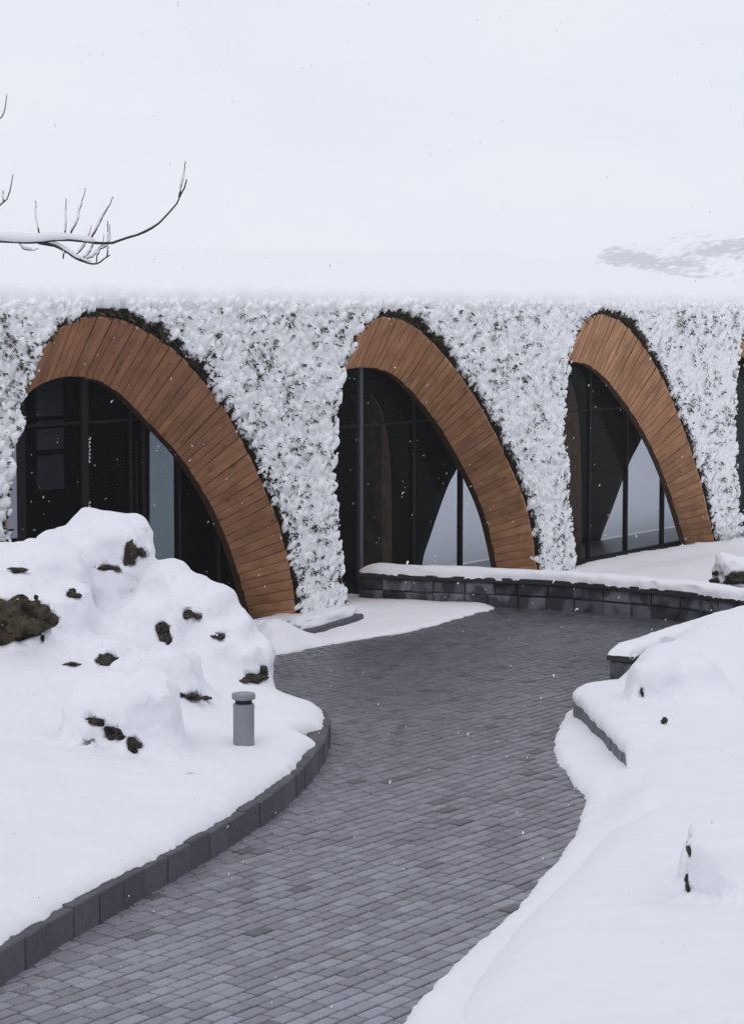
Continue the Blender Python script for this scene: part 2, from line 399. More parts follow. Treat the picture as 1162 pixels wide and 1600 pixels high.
def crest(tab, x, y):                    # crest height at x from a pixel profile seen at distance y
    u = 581 + x / y * FPX; T = np.array(tab, float); v = np.interp(u, T[:, 0], T[:, 1])
    return H - (v - HOR) / FPX * y
def ridge_fn(P):
    prof = [(-900, 415), (-200, 412), (0, 407), (200, 398), (300, 396), (430, 401), (560, 401), (760, 405), (930, 420), (1060, 436), (1162, 442), (1500, 450), (2400, 470)]
    yc = 330.0; zc = crest(prof, P[:, 0] * yc / np.maximum(P[:, 1], 50), yc)
    t = sstep(P[:, 1], 55, yc) * sstep(-P[:, 1], -640, -yc)
    z = -0.4 + (zc + 0.4) * t + fbm(P / 18.0, 3) * 0.22 * t + fbm(P / 70.0, 5, 2) * 0.5 * t
    return z, np.ones(len(P), bool)
structure(heightfield('snow_hill', -260, 320, 50, 640, 3.0, ridge_fn, M_SNOW_F))
def mountain_fn(P):
    prof = [(300, 470), (700, 436), (880, 424), (925, 412), (945, 394), (985, 388), (1030, 380), (1060, 372), (1100, 362), (1162, 350), (1300, 338), (1500, 352), (1800, 420), (2200, 470)]
    yc = 1600.0; zc = crest(prof, P[:, 0] * yc / P[:, 1], yc)
    t = sstep(P[:, 1], 1050, yc) * sstep(-P[:, 1], -2150, -yc)
    z = -1 + (zc + 1) * t + fbm(P / 70.0, 9, 5) * 3 * t
    return z, np.ones(len(P), bool)
mo = structure(heightfield('mountain', 0, 560, 1050, 1720, 2.4, mountain_fn, M_HILL))
co = np.empty(len(mo.data.vertices) * 3); mo.data.vertices.foreach_get('co', co); co = co.reshape(-1, 3)
uu = 581 + co[:, 0] / co[:, 1] * FPX; vv = HOR - (co[:, 2] - H) / co[:, 1] * FPX
def gs(u0, v0, su, sv): return np.exp(-((uu - u0) / su) ** 2 - ((vv - v0) / sv) ** 2)
msk = 0.16 * gs(1100, 405, 190, 45) + 1.3 * gs(970, 402, 40, 13) + 0.8 * gs(1035, 412, 60, 11) + 0.75 * gs(1100, 392, 40, 12) + 0.85 * gs(1160, 386, 40, 14) + 0.45 * gs(1060, 430, 110, 9) + 0.4 * gs(1350, 390, 150, 30)
nzv = fbm(np.stack([uu / 16 + vv / 9, vv / 4.5 - uu / 40], 1), 21, 4)
nz2 = fbm(np.stack([uu / 7 + vv / 5, vv / 2.6 - uu / 22], 1), 25, 4)
rk = np.clip((msk * 1.0 + nzv * 0.26 + nz2 * .42 - 0.42) * 2.2, 0, 1) * .8
at = mo.data.attributes.new('rock', 'FLOAT', 'POINT'); at.data.foreach_set('value', rk.astype(np.float32))

# ------------------------------------------------------------------ path
path = structure(mesh('paved_path', [(-7, 5, -.03), (1.2, 5, -.03), (1.9, 15, -.03), (2.6, 20.5, -.03), (7.5, 24.3, -.03), (7.5, 31, -.03), (-9, 31, -.03), (-9, 19, -.03)], [(0, 1, 2, 3, 4, 5, 6, 7)], M_JOINT))
EDGE_L = G((-900, 2300), (-420, 1850), (-160, 1655), (0, 1545), (100, 1478), (200, 1420), (300, 1362), (400, 1299), (450, 1261), (490, 1219), (510, 1185), (516, 1160), (506, 1142), (470, 1128), (430, 1117), (415, 1103), (380, 1088), (300, 1078), (150, 1088), (0, 1120), (-250, 1190))
EDGE_L = catmull(EDGE_L, 300)
LEFT = np.vstack([EDGE_L, [(-9, 19), (-9, 6.0), (EDGE_L[0][0], 6.0)]])
EDGE_R = G((430, 2150), (500, 1850), (560, 1720), (627, 1602), (660, 1562), (740, 1482), (800, 1432), (870, 1342), (903, 1292), (913, 1264), (905, 1240), (870, 1190), (864, 1165), (868, 1145), (886, 1118), (905, 1106), (960, 1104), (1060, 1095))
EDGE_R = catmull(EDGE_R, 200)
STRIP = np.vstack([EDGE_R, [(6, 21), (9, 6.0), (EDGE_R[0][0], 6.0)]])
KERB_R = catmull(G((985, 1230), (940, 1181), (908, 1144), (896, 1133), (902, 1124), (930, 1117), (965, 1114)), 120)
EDGE_U = np.vstack([catmull(G((590, 2150), (640, 1850), (690, 1690), (712, 1602), (762, 1522), (822, 1452), (900, 1372), (958, 1295), (985, 1230)), 100)[:-1], KERB_R])
PATCH = catmull(G((180, 1000), (300, 1012), (375, 1010), (400, 1022), (425, 1027), (480, 1015), (560, 1001), (640, 988), (700, 973), (740, 961), (776, 952), (740, 944), (650, 938), (560, 933), (500, 938), (400, 970), (300, 985), (180, 1000)), 160)

# pavers
ang = None
px0 = np.array([600., 1500.])
a0, a1 = gp(560, 1517)[:2], gp(640, 1485)[:2]
dr = (a1 - a0) / np.linalg.norm(a1 - a0); dc = np.array([dr[1], -dr[0]])
PL, PW, GAP = 0.172, 0.102, 0.013
org = gp(600, 1500)[:2]
cands = []
for r_ in range(-160, 190):
    off = random.random() * PL; x = -95 * PL + off; 
    while x < 125 * PL:
        ln = random.choice((0.138, 0.172, 0.172, 0.205, 0.172)); c = org + dr * (x + ln / 2) + dc * (r_ * PW)
        cands.append((c[0], c[1], ln)); x += ln
cands = np.array(cands)
pc = cands[:, :2]
visible = (pc[:, 1] > 7.0) & (pc[:, 1] < 29) & (pc[:, 0] > -5.5) & (pc[:, 0] < 7.2)
visible &= (poly_dist(pc, LEFT) < 0.3) & (poly_dist(pc, STRIP) < 0.3) & (((pc - P0[:2]) @ N_[:2]) > -0.5)
cands = cands[visible]; pc = cands[:, :2]
uim = 581 + pc[:, 0] / pc[:, 1] * FPX
inframe = (uim > -10) & (uim < 1172) & (pc[:, 1] > 11.5) & (poly_dist(pc, LEFT) < -0.02) & (poly_dist(pc, STRIP) < 0.02)
order = np.argsort(np.where(inframe, pc[:, 1], 1e3 + pc[:, 1]))
meshes = {}
for ln in (0.138, 0.172, 0.205):
    V, Fc = bevel_box((0, 0, 0), np.r_[dr * (ln - GAP) / 2, 0], np.r_[dc * (PW - GAP * 1.15) / 2, 0], (0, 0, 0.02), 0.006)
    me = bpy.data.meshes.new('paver'); me.from_pydata([tuple(v) for v in V], [], Fc); me.materials.append(M_PAVER); meshes[ln] = me
farV, farF, farT = [], [], []
for n_, i in enumerate(order):
    x, y, ln = cands[i]; zz = -0.012 + random.uniform(-.0025, .0025) + 0.0
    if n_ < 300:
        o = link('paver', meshes[min(meshes, key=lambda k: abs(k - ln))], path); o.location = (x, y, zz)
        o.rotation_euler = (random.gauss(0, .006), random.gauss(0, .006), random.gauss(0, .008))
    else:
        V, Fc = bevel_box((x, y, zz), np.r_[dr * (ln - GAP) / 2, 0], np.r_[dc * (PW - GAP * 1.15) / 2, 0], (0, 0, 0.02), 0.006)
        tl = (random.gauss(0, .006), random.gauss(0, .006))
        b0 = len(farV); farV += [v + np.array([0, 0, (v[0] - x) * tl[0] + (v[1] - y) * tl[1]]) for v in V]; farF += [tuple(k + b0 for k in q) for q in Fc]; farT += [random.random()] * len(V)
o = stuff(mesh('far_pavers', farV, farF, M_PAVER_A, path))
at = o.data.attributes.new('tone', 'FLOAT', 'POINT'); at.data.foreach_set('value', farT)

# kerbs
def kerb(name, line, step, height, depth, inward, start=0.0):
    k = structure(thing(name, '', '')); del k['label']; del k['category']
    d = np.r_[0, np.cumsum(np.linalg.norm(np.diff(line, axis=0), axis=1))]; t = start
    def at_(q): return np.array([np.interp(q, d, line[:, 0]), np.interp(q, d, line[:, 1])])
    while t < d[-1] - 0.1:
        ln = step * random.uniform(0.94, 1.06); a, b = at_(t + .004), at_(min(t + ln - .004, d[-1]))
        tg = b - a; L_ = np.linalg.norm(tg); tg /= L_; nn = np.array([-tg[1], tg[0]]) * inward
        c = (a + b) / 2 + nn * (depth / 2 + random.uniform(-.006, .006)); hh = height + random.uniform(-.008, .008)
        V, Fc = bevel_box(np.r_[c, hh / 2 - .05], np.r_[tg * L_ / 2, 0], np.r_[nn * depth / 2, 0], (0, 0, hh / 2 + .05), 0.008, 0.003)
        part('kerb_stone', V, Fc, M_KERB if inward > 0 else M_KERB_B, k); t += ln
    return k
kerb('left_kerb', EDGE_L, 0.33, 0.19, 0.16, 1)
rk_ = kerb('right_kerb', KERB_R[7:], 0.17, 0.20, 0.15, -1)
n = 150; K2 = resample(KERB_R, n); tg = np.gradient(K2, axis=0); tg /= np.linalg.norm(tg, axis=1)[:, None]; nn = np.stack([tg[:, 1], -tg[:, 0]], 1); rows = []
for j, (d_, z_) in enumerate([(.06, .12), (.028, .165), (.004, .20), (-.012, .232), (-.008, .268), (.02, .298), (.07, .320), (.14, .335), (.24, .345), (.36, .34), (.5, .32), (.8, .22)]):
    q = np.stack([np.arange(n) / 4.0, np.full(n, j * .5)], 1)
    c = K2 + nn * (d_ + fbm(q, 330, 3) * (.008 if j < 6 else .0))[:, None]; rows.append(np.column_stack([c, z_ + fbm(q * .4, 335, 2) * .008 - .32 * sstep(-np.arange(n), -9, 0)]))
V = np.concatenate(rows); Q = np.array([(r * n + i, r * n + i + 1, (r + 1) * n + i + 1, (r + 1) * n + i) for r in range(len(rows) - 1) for i in range(n - 1)])
part('snow_edge', V, Q, M_SNOW, rk_, True)

# ------------------------------------------------------------------ snow banks
def ztop(u, v, y): return dp(u, v, y)[2]
HEAP = [  # u, depth, image row of the surface, radii (m)
    (110, 21.0, 905, 0.95, 1.1), (200, 20.6, 925, 0.6, 0.9), (20, 20.3, 935, 0.9, 1.0), (-120, 20.5, 900, 1.2, 1.4), (270, 20.4, 955, 0.45, 0.7),
    (320, 20.1, 1005, 0.42, 0.6), (370, 20.0, 1050, 0.3, 0.45), (190, 19.7, 1020, 0.6, 0.6), (70, 19.3, 1045, 0.7, 0.7), (-150, 18.8, 1060, 1.2, 1.1), (150, 18.4, 1110, 0.7, 0.6)]
def left_fn(P):
    d = poly_dist(P, LEFT) + fbm(P / 0.09, 31, 2) * 0.012 + fbm(P / .5, 35, 2) * .015
    cb = gp(500, 1150, 0.2)[:2]; d = d - 0.16 * np.exp(-((np.hypot(P[:, 0] - cb[0], P[:, 1] - cb[1]) / 0.26) ** 6))
    d2 = np.clip(d - 0.045, 0, None)
    e = np.sqrt(1 - (1 - np.clip(d2 / 0.28, 0, 1)) ** 2)
    z = 0.15 + 0.145 * e + 0.12 * sstep(d2, 0.1, 1.6)
    hp = np.zeros(len(P))
    for (u, y, v, sx, sy) in HEAP:
        c = dp(u, v, y); h = max(c[2] - 0.56, 0.02); q = ((P[:, 0] - c[0]) / (sx * 1.25)) ** 2 + ((P[:, 1] - c[1]) / (sy * 1.25)) ** 2
        hp += (h * np.exp(-q * 0.9)) ** 3
    z = z + hp ** (1 / 3) * sstep(d2, 0, 0.35)
    z += (fbm(P / 0.9, 41, 3) * 0.022 + fbm(P / 0.16, 43, 3) * 0.006) * sstep(d2, 0, .3)
    gd = poly_dist(P, LEFT); z = np.where(d < 0.045, 0.15 - (0.045 - d) * 5, z)
    return z, (gd > 0.012)
structure(heightfield('left_snow_bank', -8.6, 0.1, 6.4, 23.4, 0.032, left_fn, M_SNOW, True))

def strip_fn(P):
    d = poly_dist(P, STRIP) + fbm(P / 0.07, 51, 3) * 0.012 + fbm(P / .4, 55, 2) * .02
    d2 = np.clip(d, 0, None); e = np.sqrt(1 - (1 - np.clip(d2 / 0.16, 0, 1)) ** 2)
    z = -0.01 + 0.085 * e + 0.05 * sstep(d2, 0, .5) + fbm(P / .35, 57, 3) * .012 * sstep(d2, 0, .2)
    ke = gp(1012, 1292)[:2]; z += .15 * np.exp(-(((P - ke) / np.array([.5, .7])) ** 2).sum(1)) * sstep(d2, .05, .5)
    z = np.where(d < 0, -0.01 + d * 4, z)
    return z, (d > -0.03) & (d < 1.6)
structure(heightfield('snow_strip', -0.9, 4.2, 6.4, 21.6, 0.03, strip_fn, M_SNOW))

UPPER = np.vstack([EDGE_U, gp(972, 1112)[:2][None], [(3.75, 22.9), (5.4, 24.6), (9, 25), (9, 6.0), (EDGE_U[0][0], 6.0)]])
def upper_fn(P):
    nz_ = fbm(P / 0.09, 61, 2) * 0.008 + fbm(P / .5, 65, 2) * .010
    d = poly_dist(P, UPPER) + nz_; kd = poly_dist(P, KERB_R[44:], False)
    d2 = np.clip(d, 0, None); kf = np.exp(-(kd / 0.5) ** 2)
    rr = 0.75 * (1 - kf) + 0.2 * kf
    e = np.sqrt(1 - (1 - np.clip(d2 / rr, 0, 1)) ** 2)
    base = 0.02 * (1 - kf) + 0.17 * kf
    z = base + (0.26 - base + .06 * kf) * e + 0.10 * sstep(d2, 0.2, 2.5) + 0.07 * np.clip(d2 - 1.0, 0, 4)
    wl = poly_dist(P, np.array([gp(985, 1112)[:2], (3.69, 22.86), (5.4, 24.6)]), False)
    z += (0.34 * sstep(P[:, 0], 2.1, 2.6) + .2 * sstep(P[:, 0], 2.5, 3.3)) * np.exp(-(wl / 1.0) ** 2)
    z += (fbm(P / 1.1, 71, 3) * 0.025 + fbm(P / 0.16, 73, 3) * 0.005) * sstep(d2, 0, .4)
    gd = poly_dist(P, UPPER); off = .10 * np.exp(-(kd / .35) ** 6); z = np.where(d < off, base + (d - off) * 6, z)
    return z, (gd > -0.06 + .11 * np.exp(-(kd / .35) ** 6))
structure(heightfield('right_snow_bank', 0.0, 8.6, 6.4, 25.0, 0.033, upper_fn, M_SNOW, True))

# snow between the low wall and the building, and the cleared patch by the door
WALL1 = catmull(np.vstack([G((560, 940), (650, 945), (775, 950), (900, 957), (1065, 973), (1140, 985)), [(4.7, 25.3), (6.2, 25.0)]]), 160)
WT_ = np.gradient(WALL1, axis=0); WT_ /= np.linalg.norm(WT_, axis=1)[:, None]
TERR = np.vstack([WALL1 + np.stack([-WT_[:, 1], WT_[:, 0]], 1) * .2, [(14, 26), (24, 60), F(2.2, .3, 0)[:2]]])
def terr_fn(P):
    d = poly_dist(P, TERR)
    z = -0.13 + 0.98 * np.exp(-((P[:, 0] - 6.9) / 2.25) ** 2 - ((P[:, 1] - 30.5) / 2.8) ** 2) + 0.12 * np.exp(-(np.clip(d, 0, None) / .4) ** 2) * sstep(P[:, 0], 1.8, 3.4)
    sw = -((P - P0[:2]) @ N_[:2]); z = z - 0.6 * sstep(sw, 0.5, .8) * 0 + fbm(P / .6, 81, 3) * .018
    return z, (d > 0.0) & (sw < 0.72)
structure(heightfield('snow_ground', -0.5, 14, 25.0, 47.0, 0.07, terr_fn, M_SNOW))
def patch_fn(P):
    d = poly_dist(P, PATCH) + fbm(P / 0.1, 91, 3) * 0.02 + fbm(P / .35, 93, 2) * .02
    d2 = np.clip(d, 0, None); e = np.sqrt(1 - (1 - np.clip(d2 / 0.2, 0, 1)) ** 2)
    z = -.01 + .065 * e + fbm(P / .3, 95, 3) * .008 * e
    for (u, v, h, r) in ((425, 1012, .24, .30), (400, 1006, .20, .30), (450, 1004, .15, .25), (380, 1012, .16, .3)):
        c = gp(u, v)[:2]; z += (h * 0.62) * np.exp(-(((P - c) / r) ** 2).sum(1)) * (1 + .16 * fbm(P / .2, 97, 3)) * e
    z = np.where(d < 0, -.01 + d * 3, z)
    return z, d > -.04
structure(heightfield('snow_patch', -4, 2.2, 23.2, 29.2, 0.03, patch_fn, M_SNOW))

# ================================================================== BUILDING
LSP = fac(1115, 855)[0] - fac(838, 885)[0]
FRONT = {
 0: [(465, 975), (440, 850), (400, 745), (345, 640), (285, 565), (240, 530), (200, 508), (165, 499), (130, 498), (100, 510), (75, 532), (52, 570), (36, 612), (25, 660), (12, 760), (8, 850), (14, 960), (22, 1050)],
 1: [(839, 895), (820, 800), (780, 700), (740, 625), (700, 568), (660, 525), (625, 503), (605, 498), (585, 500), (560, 520), (545, 548), (534, 580), (527, 620), (521, 680), (518, 750), (526, 850), (541, 955)],
 2: [(1116, 862), (1090, 750), (1060, 660), (1030, 590), (1000, 540), (970, 507), (945, 495), (928, 494), (910, 505), (895, 530), (886, 560), (881, 600), (877, 650), (880, 720), (885, 800), (896, 895)]}
BACK = {
 0: [(392, 968), (350, 850), (290, 735), (215, 650), (165, 608), (120, 593), (80, 598), (40, 622), (22, 650), (8, 700), (-2, 770), (-8, 850), (-4, 960), (4, 1055)],
 1: [(776, 893), (748, 800), (700, 700), (660, 640), (620, 600), (590, 582), (560, 578), (530, 588), (514, 625), (508, 680), (504, 750), (510, 850), (524, 960)],
 2: [(1067, 862), (1032, 750), (995, 670), (950, 605), (920, 580), (900, 571), (880, 573), (868, 610), (864, 660), (866, 720), (870, 800), (880, 898)]}
WB, WG, WBK = 0.5, 0.575, 2.2
ARCHF, ARCHB = [], []
for k in range(3):
    a = np.array([fac(u, v) for u, v in FRONT[k]]); b = np.array([fac(u + (7 if i < 6 else 0), v - (4 if 3 < i < 9 else 0), WB) for i, (u, v) in enumerate(BACK[k])])
    a[0, 1] = min(a[0, 1], -.25); b[0, 1] = min(b[0, 1], -.25); a[-1, 1] = min(a[-1, 1], -.2); b[-1, 1] = min(b[-1, 1], -.2)
    ARCHF.append(catmull(a, 400)); ARCHB.append(catmull(b, 400))
ARCHF.append(ARCHF[2] + np.array([LSP * 0.985, 0])); ARCHB.append(ARCHB[2] + np.array([LSP * 0.985, 0]))
APEX = [a[a[:, 1].argmax(), 0] for a in ARCHF]
TOPZ = 3.62
bld = thing('pavilion', 'long low pavilion with timber arches and snow covered plant walls', 'building', P0)

# planks and the shell behind them
for k in range(4):
    AF, AB = ARCHF[k], ARCHB[k]; n = 120
    f_, b_ = resample(AF, n), resample(AB, n)
    # shell: a strip 35 mm outside the planks, thick, dark, with a lip round the front edge
    def outward(c):
        t = np.gradient(c, axis=0); t /= np.linalg.norm(t, axis=1)[:, None]; return np.stack([t[:, 1], -t[:, 0]], 1)
    of, ob = outward(f_), outward(b_)
    if (of[:, 1].mean() < 0): of, ob = -of, -ob
    rows = [FA(*(f_ + of * .030).T[[0]], -.035, (f_ + of * .030)[:, 1])[0] if False else FA((f_ + of * .032)[:, 0], -.03, (f_ + of * .032)[:, 1]),
            FA((f_ + of * .105)[:, 0], -.035, (f_ + of * .105)[:, 1]),
            FA((f_ + of * .105)[:, 0], .1, (f_ + of * .105)[:, 1]),
            FA((b_ + ob * .1)[:, 0], WB, (b_ + ob * .1)[:, 1]),
            FA((b_ + ob * .032)[:, 0], WB, (b_ + ob * .032)[:, 1])]
    V = np.concatenate(rows); Q = []
    for r in range(5):
        r2 = (r + 1) % 5
        for i in range(n - 1): Q.append((r * n + i, r * n + i + 1, r2 * n + i + 1, r2 * n + i))
    arch = part('timber_arch', V, Q, M_BACKING, bld)
    # soffit return behind the planks
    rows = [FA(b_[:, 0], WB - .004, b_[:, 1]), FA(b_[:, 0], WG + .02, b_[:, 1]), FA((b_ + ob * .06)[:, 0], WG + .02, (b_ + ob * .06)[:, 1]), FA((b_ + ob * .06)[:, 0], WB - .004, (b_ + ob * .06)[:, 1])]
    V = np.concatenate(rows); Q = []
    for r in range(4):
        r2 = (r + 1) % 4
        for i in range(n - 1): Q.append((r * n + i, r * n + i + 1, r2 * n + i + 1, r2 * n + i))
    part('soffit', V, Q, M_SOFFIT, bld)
    Lf = length(AF); npl = int(Lf / 0.125) + 1; m_ = M_PLANK[min(k, 2)]
    df = np.linspace(0, 1, npl + 1)
    tt = np.linspace(0, 1, 400)
    def at_(c, q): return np.array([np.interp(q, tt, c[:, 0]), np.interp(q, tt, c[:, 1])])
    for i in range(npl):
        g = 0.0042 / Lf; q0, q1 = df[i] + g, df[i + 1] - g
        fa, fb, ba, bb = at_(AF, q0), at_(AF, q1), at_(AB, q0), at_(AB, q1)
        on = np.array([(fb - fa)[1], -(fb - fa)[0]]); on /= np.linalg.norm(on); 
        if on @ of[min(n - 1, int(q0 * n))] < 0: on = -on
        lift = random.uniform(-.005, .004); th = .03; w0 = -.02 + random.uniform(-.006, .006)
        pts = [F(*(fa + on * lift)[[0]], w0, (fa + on * lift)[1]), F((fb + on * lift)[0], w0, (fb + on * lift)[1]), F((bb + on * lift)[0], WB, (bb + on * lift)[1]), F((ba + on * lift)[0], WB, (ba + on * lift)[1])]
        pts += [F((fa + on * (lift + th))[0], w0, (fa + on * (lift + th))[1]), F((fb + on * (lift + th))[0], w0, (fb + on * (lift + th))[1]), F((bb + on * (lift + th))[0], WB, (bb + on * (lift + th))[1]), F((ba + on * (lift + th))[0], WB, (ba + on * (lift + th))[1])]
        o = part('plank', pts, [(0, 1, 2, 3), (7, 6, 5, 4), (0, 4, 5, 1), (1, 5, 6, 2), (2, 6, 7, 3), (3, 7, 4, 0)], m_, arch)
        uv = o.data.uv_layers.new(name='UVMap'); ou, ov = random.uniform(0, 50), random.uniform(0, 50)
        tab = {0: (0, 0), 1: (0, .14), 2: (.8, .14), 3: (.8, 0), 4: (0, 0), 5: (0, .14), 6: (.8, .14), 7: (.8, 0)}
        for lp in o.data.loops:
            a_, b2 = tab[lp.vertex_index]; uv.data[lp.index].uv = (a_ + ou, b2 + ov)

# living walls between the arches
BOUNDS = [-6.6] + APEX + [APEX[-1] + 5.2]
allclump = []
def in_arch(P):
    d = np.full(len(P), -9.0)
    for a in ARCHF: d = np.maximum(d, poly_dist(P, np.vstack([a, [(a[-1, 0], -3), (a[0, 0], -3)]])))
    return d
for k in range(5):
    s0, s1 = BOUNDS[k], BOUNDS[k + 1]; res = .027
    ns, nz_ = int((s1 - s0) / res) + 1, int((TOPZ + .3) / res) + 1
    S, Z = np.meshgrid(np.linspace(s0, s1, ns), np.linspace(-.3, TOPZ, nz_)); P = np.stack([S.ravel(), Z.ravel()], 1)
    d = in_arch(P); idx = np.arange(ns * nz_).reshape(nz_, ns)
    Q = np.stack([idx[:-1, :-1], idx[:-1, 1:], idx[1:, 1:], idx[1:, :-1]], -1).reshape(-1, 4)
    Q = Q[(d[Q] < -.05).all(1)]
    edge = np.clip((-d - .05) / .12, 0, 1); wv = -0.02 + fbm(P / np.array([.10, .13]), 100 + k, 3) * .035 - .03 * edge
    used = np.unique(Q); mp_ = np.full(ns * nz_, -1); mp_[used] = np.arange(len(used))
    wl = part('living_wall', FA(P[used, 0], wv[used], P[used, 1]), mp_[Q], M_HEDGE, bld, True)
    at = wl.data.attributes.new('bare', 'FLOAT', 'POINT'); dr2 = np.full(len(used), 9.0)
    if k > 0: dr2 = poly_dist(P[used], ARCHF[k - 1][:ARCHF[k - 1][:, 1].argmax() + 60], False) - .10 - .07 * sstep(P[used, 1], 2.7, 3.4) - .05 * fbm(P[used] / .2, 140, 2)
    if k < 4: dr2 = np.minimum(dr2, poly_dist(P[used], ARCHF[k][ARCHF[k][:, 1].argmax():], False) - .03 - .06 * sstep(P[used, 1], 3.0, 3.5))
    at.data.foreach_set('value', (dr2 < 0).astype(np.float32))
    # snow clumps
    area = (d < 0).sum() * res * res
    CV, CF, off_ = [], [], 0
    for (sub, dn, rlo, rhi, thr) in ((2, 440, .026, .062, -.95), (1, 380, .009, .020, -.75)):
        n = int(area * dn); IV, IF = ICO[sub]
        C = np.stack([RNG.uniform(s0, s1, n * 2), RNG.uniform(-.12, TOPZ + .07, n * 2)], 1)
        ok = in_arch(C) < -.0
        if k > 0:                                             # bare plants round the right-hand shoulder of the arch on the left
            dl = poly_dist(C, ARCHF[k - 1][:ARCHF[k - 1][:, 1].argmax() + 60], False); lim = .075 + .035 * fbm(C / .2, 140, 2) + .075 * sstep(C[:, 1], 2.7, 3.4)
            ok &= dl > lim
        if k < 4:
            dl2 = poly_dist(C, ARCHF[k][ARCHF[k][:, 1].argmax():], False); ok &= (dl2 > .015 + .06 * sstep(C[:, 1], 3.0, 3.5))
        dens = fbm(C / np.array([.42, .2]), 150 + k, 3) + .55 * fbm(C / .08, 155 + k, 2) - .18 * sstep(C[:, 1], 3.2, 3.5)
        ok &= dens > thr
        C = C[ok]; C = C[:n]; n = len(C)
        r = RNG.uniform(rlo, rhi, n) * (1 + .35 * RNG.random(n) ** 3); rot = RNG.normal(-.35, .55, n)
        V = np.repeat(IV[None], n, 0) * (1 + .24 * fbm(IV[None] * 1.6 + RNG.uniform(0, 50, (n, 1, 3)), 5, 2)[..., None])
        sx, sz, sy = r * RNG.uniform(.65, 1.0, n), r * RNG.uniform(.9, 1.6, n), r * RNG.uniform(.6, 1.0, n)
        x, y, z = V[..., 0] * sx[:, None], V[..., 1] * sy[:, None], V[..., 2] * sz[:, None]
        cr, sr = np.cos(rot)[:, None], np.sin(rot)[:, None]
        y = y - z * 0.45                                       # tips hang outward and down
        ss, zz = C[:, :1] + x * cr - z * sr, C[:, 1:] + x * sr + z * cr
        ww = -(RNG.uniform(.0, .06, n)[:, None]) - (.03 if sub == 1 else 0) + y * .8 - .005
        CV.append(FA(ss, ww, zz).reshape(-1, 3)); CF.append((IF[None] + off_ + (np.arange(n) * len(IV))[:, None, None]).reshape(-1, 3)); off_ += n * len(IV)
    o = stuff(part('snow_clumps', np.concatenate(CV), np.concatenate(CF), M_CLUMP, wl, True))
    # twigs and leaves: small blades, denser along bare edges
    def blades(C, ln, out_):
        n = len(C); th = RNG.normal(-1.2, .75, n); l = RNG.uniform(*ln, n); wd = l * RNG.uniform(.22, .45, n)
        ds = np.stack([np.cos(th), np.sin(th)], 1); pn = np.stack([-ds[:, 1], ds[:, 0]], 1); w0 = -RNG.uniform(*out_, n); w1 = w0 - RNG.uniform(-.02, .05, n)
        a, b, c, e = C, C + ds * l[:, None] * .5 + pn * wd[:, None] * .5, C + ds * l[:, None], C + ds * l[:, None] * .5 - pn * wd[:, None] * .5
        wm = (w0 + w1) / 2 - .008
        return np.stack([FA(a[:, 0], w0, a[:, 1]), FA(b[:, 0], wm, b[:, 1]), FA(c[:, 0], w1, c[:, 1]), FA(e[:, 0], wm, e[:, 1])], 1)
    nt_ = int(area * 330); T0 = np.stack([RNG.uniform(s0, s1, nt_), RNG.uniform(-.1, TOPZ - .02, nt_)], 1)
    dn = fbm(T0 / np.array([.34, .22]), 170 + k, 3) + .30 * fbm(T0 / .8, 175, 2) + .35 * sstep(T0[:, 1], 3.0, 3.5)
    T0 = T0[(in_arch(T0) < -.06) & (dn > RNG.uniform(-.55, 1.0, nt_))]; nf = RNG.integers(3, 8, len(T0)); I = np.repeat(np.arange(len(T0)), nf)
    szf = RNG.uniform(.55, 1.25, len(T0)); C1 = T0[I] + RNG.normal(0, .013, (len(I), 2)) * szf[I][:, None]
    B = [blades(C1, (.022, .060), (.060, .100))]; tn = [np.clip((RNG.random(len(T0)) ** 1.5)[I] * .95 + RNG.normal(0, .08, len(I)), 0, 1)]
    for kk in (k - 1, k):
        if 0 <= kk < 4:
            a = ARCHF[kk]; ia = a[:, 1].argmax(); seg = a[:ia + 30] if kk == k - 1 else a[ia - 10:]
            ne = int(length(seg) * (520 if kk == k - 1 else 170)); q = seg[RNG.integers(0, len(seg), ne)]
            offd = RNG.uniform(.05, .20 if kk == k - 1 else .12, ne); an = RNG.uniform(0, 2 * np.pi, ne)
            C2 = q + np.stack([np.cos(an), np.sin(an)], 1) * offd[:, None]; C2 = C2[(in_arch(C2) < -.05) & (C2[:, 1] < TOPZ) & (C2[:, 0] >= s0) & (C2[:, 0] <= s1)]
            B.append(blades(C2, (.035, .09), (.0, .07))); up_ = sstep(C2[:, 1], 1.8, 3.3)
            tn.append(np.clip(RNG.random(len(C2)) * (.55 + .45 * up_), 0, 1))
    B = np.concatenate(B); tn = np.concatenate(tn)
    o = stuff(part('foliage', B.reshape(-1, 3), np.arange(len(B) * 4).reshape(-1, 4), M_LEAF, wl))
    at = o.data.attributes.new('tone', 'FLOAT', 'POINT'); at.data.foreach_set('value', np.repeat(tn, 4).astype(np.float32))

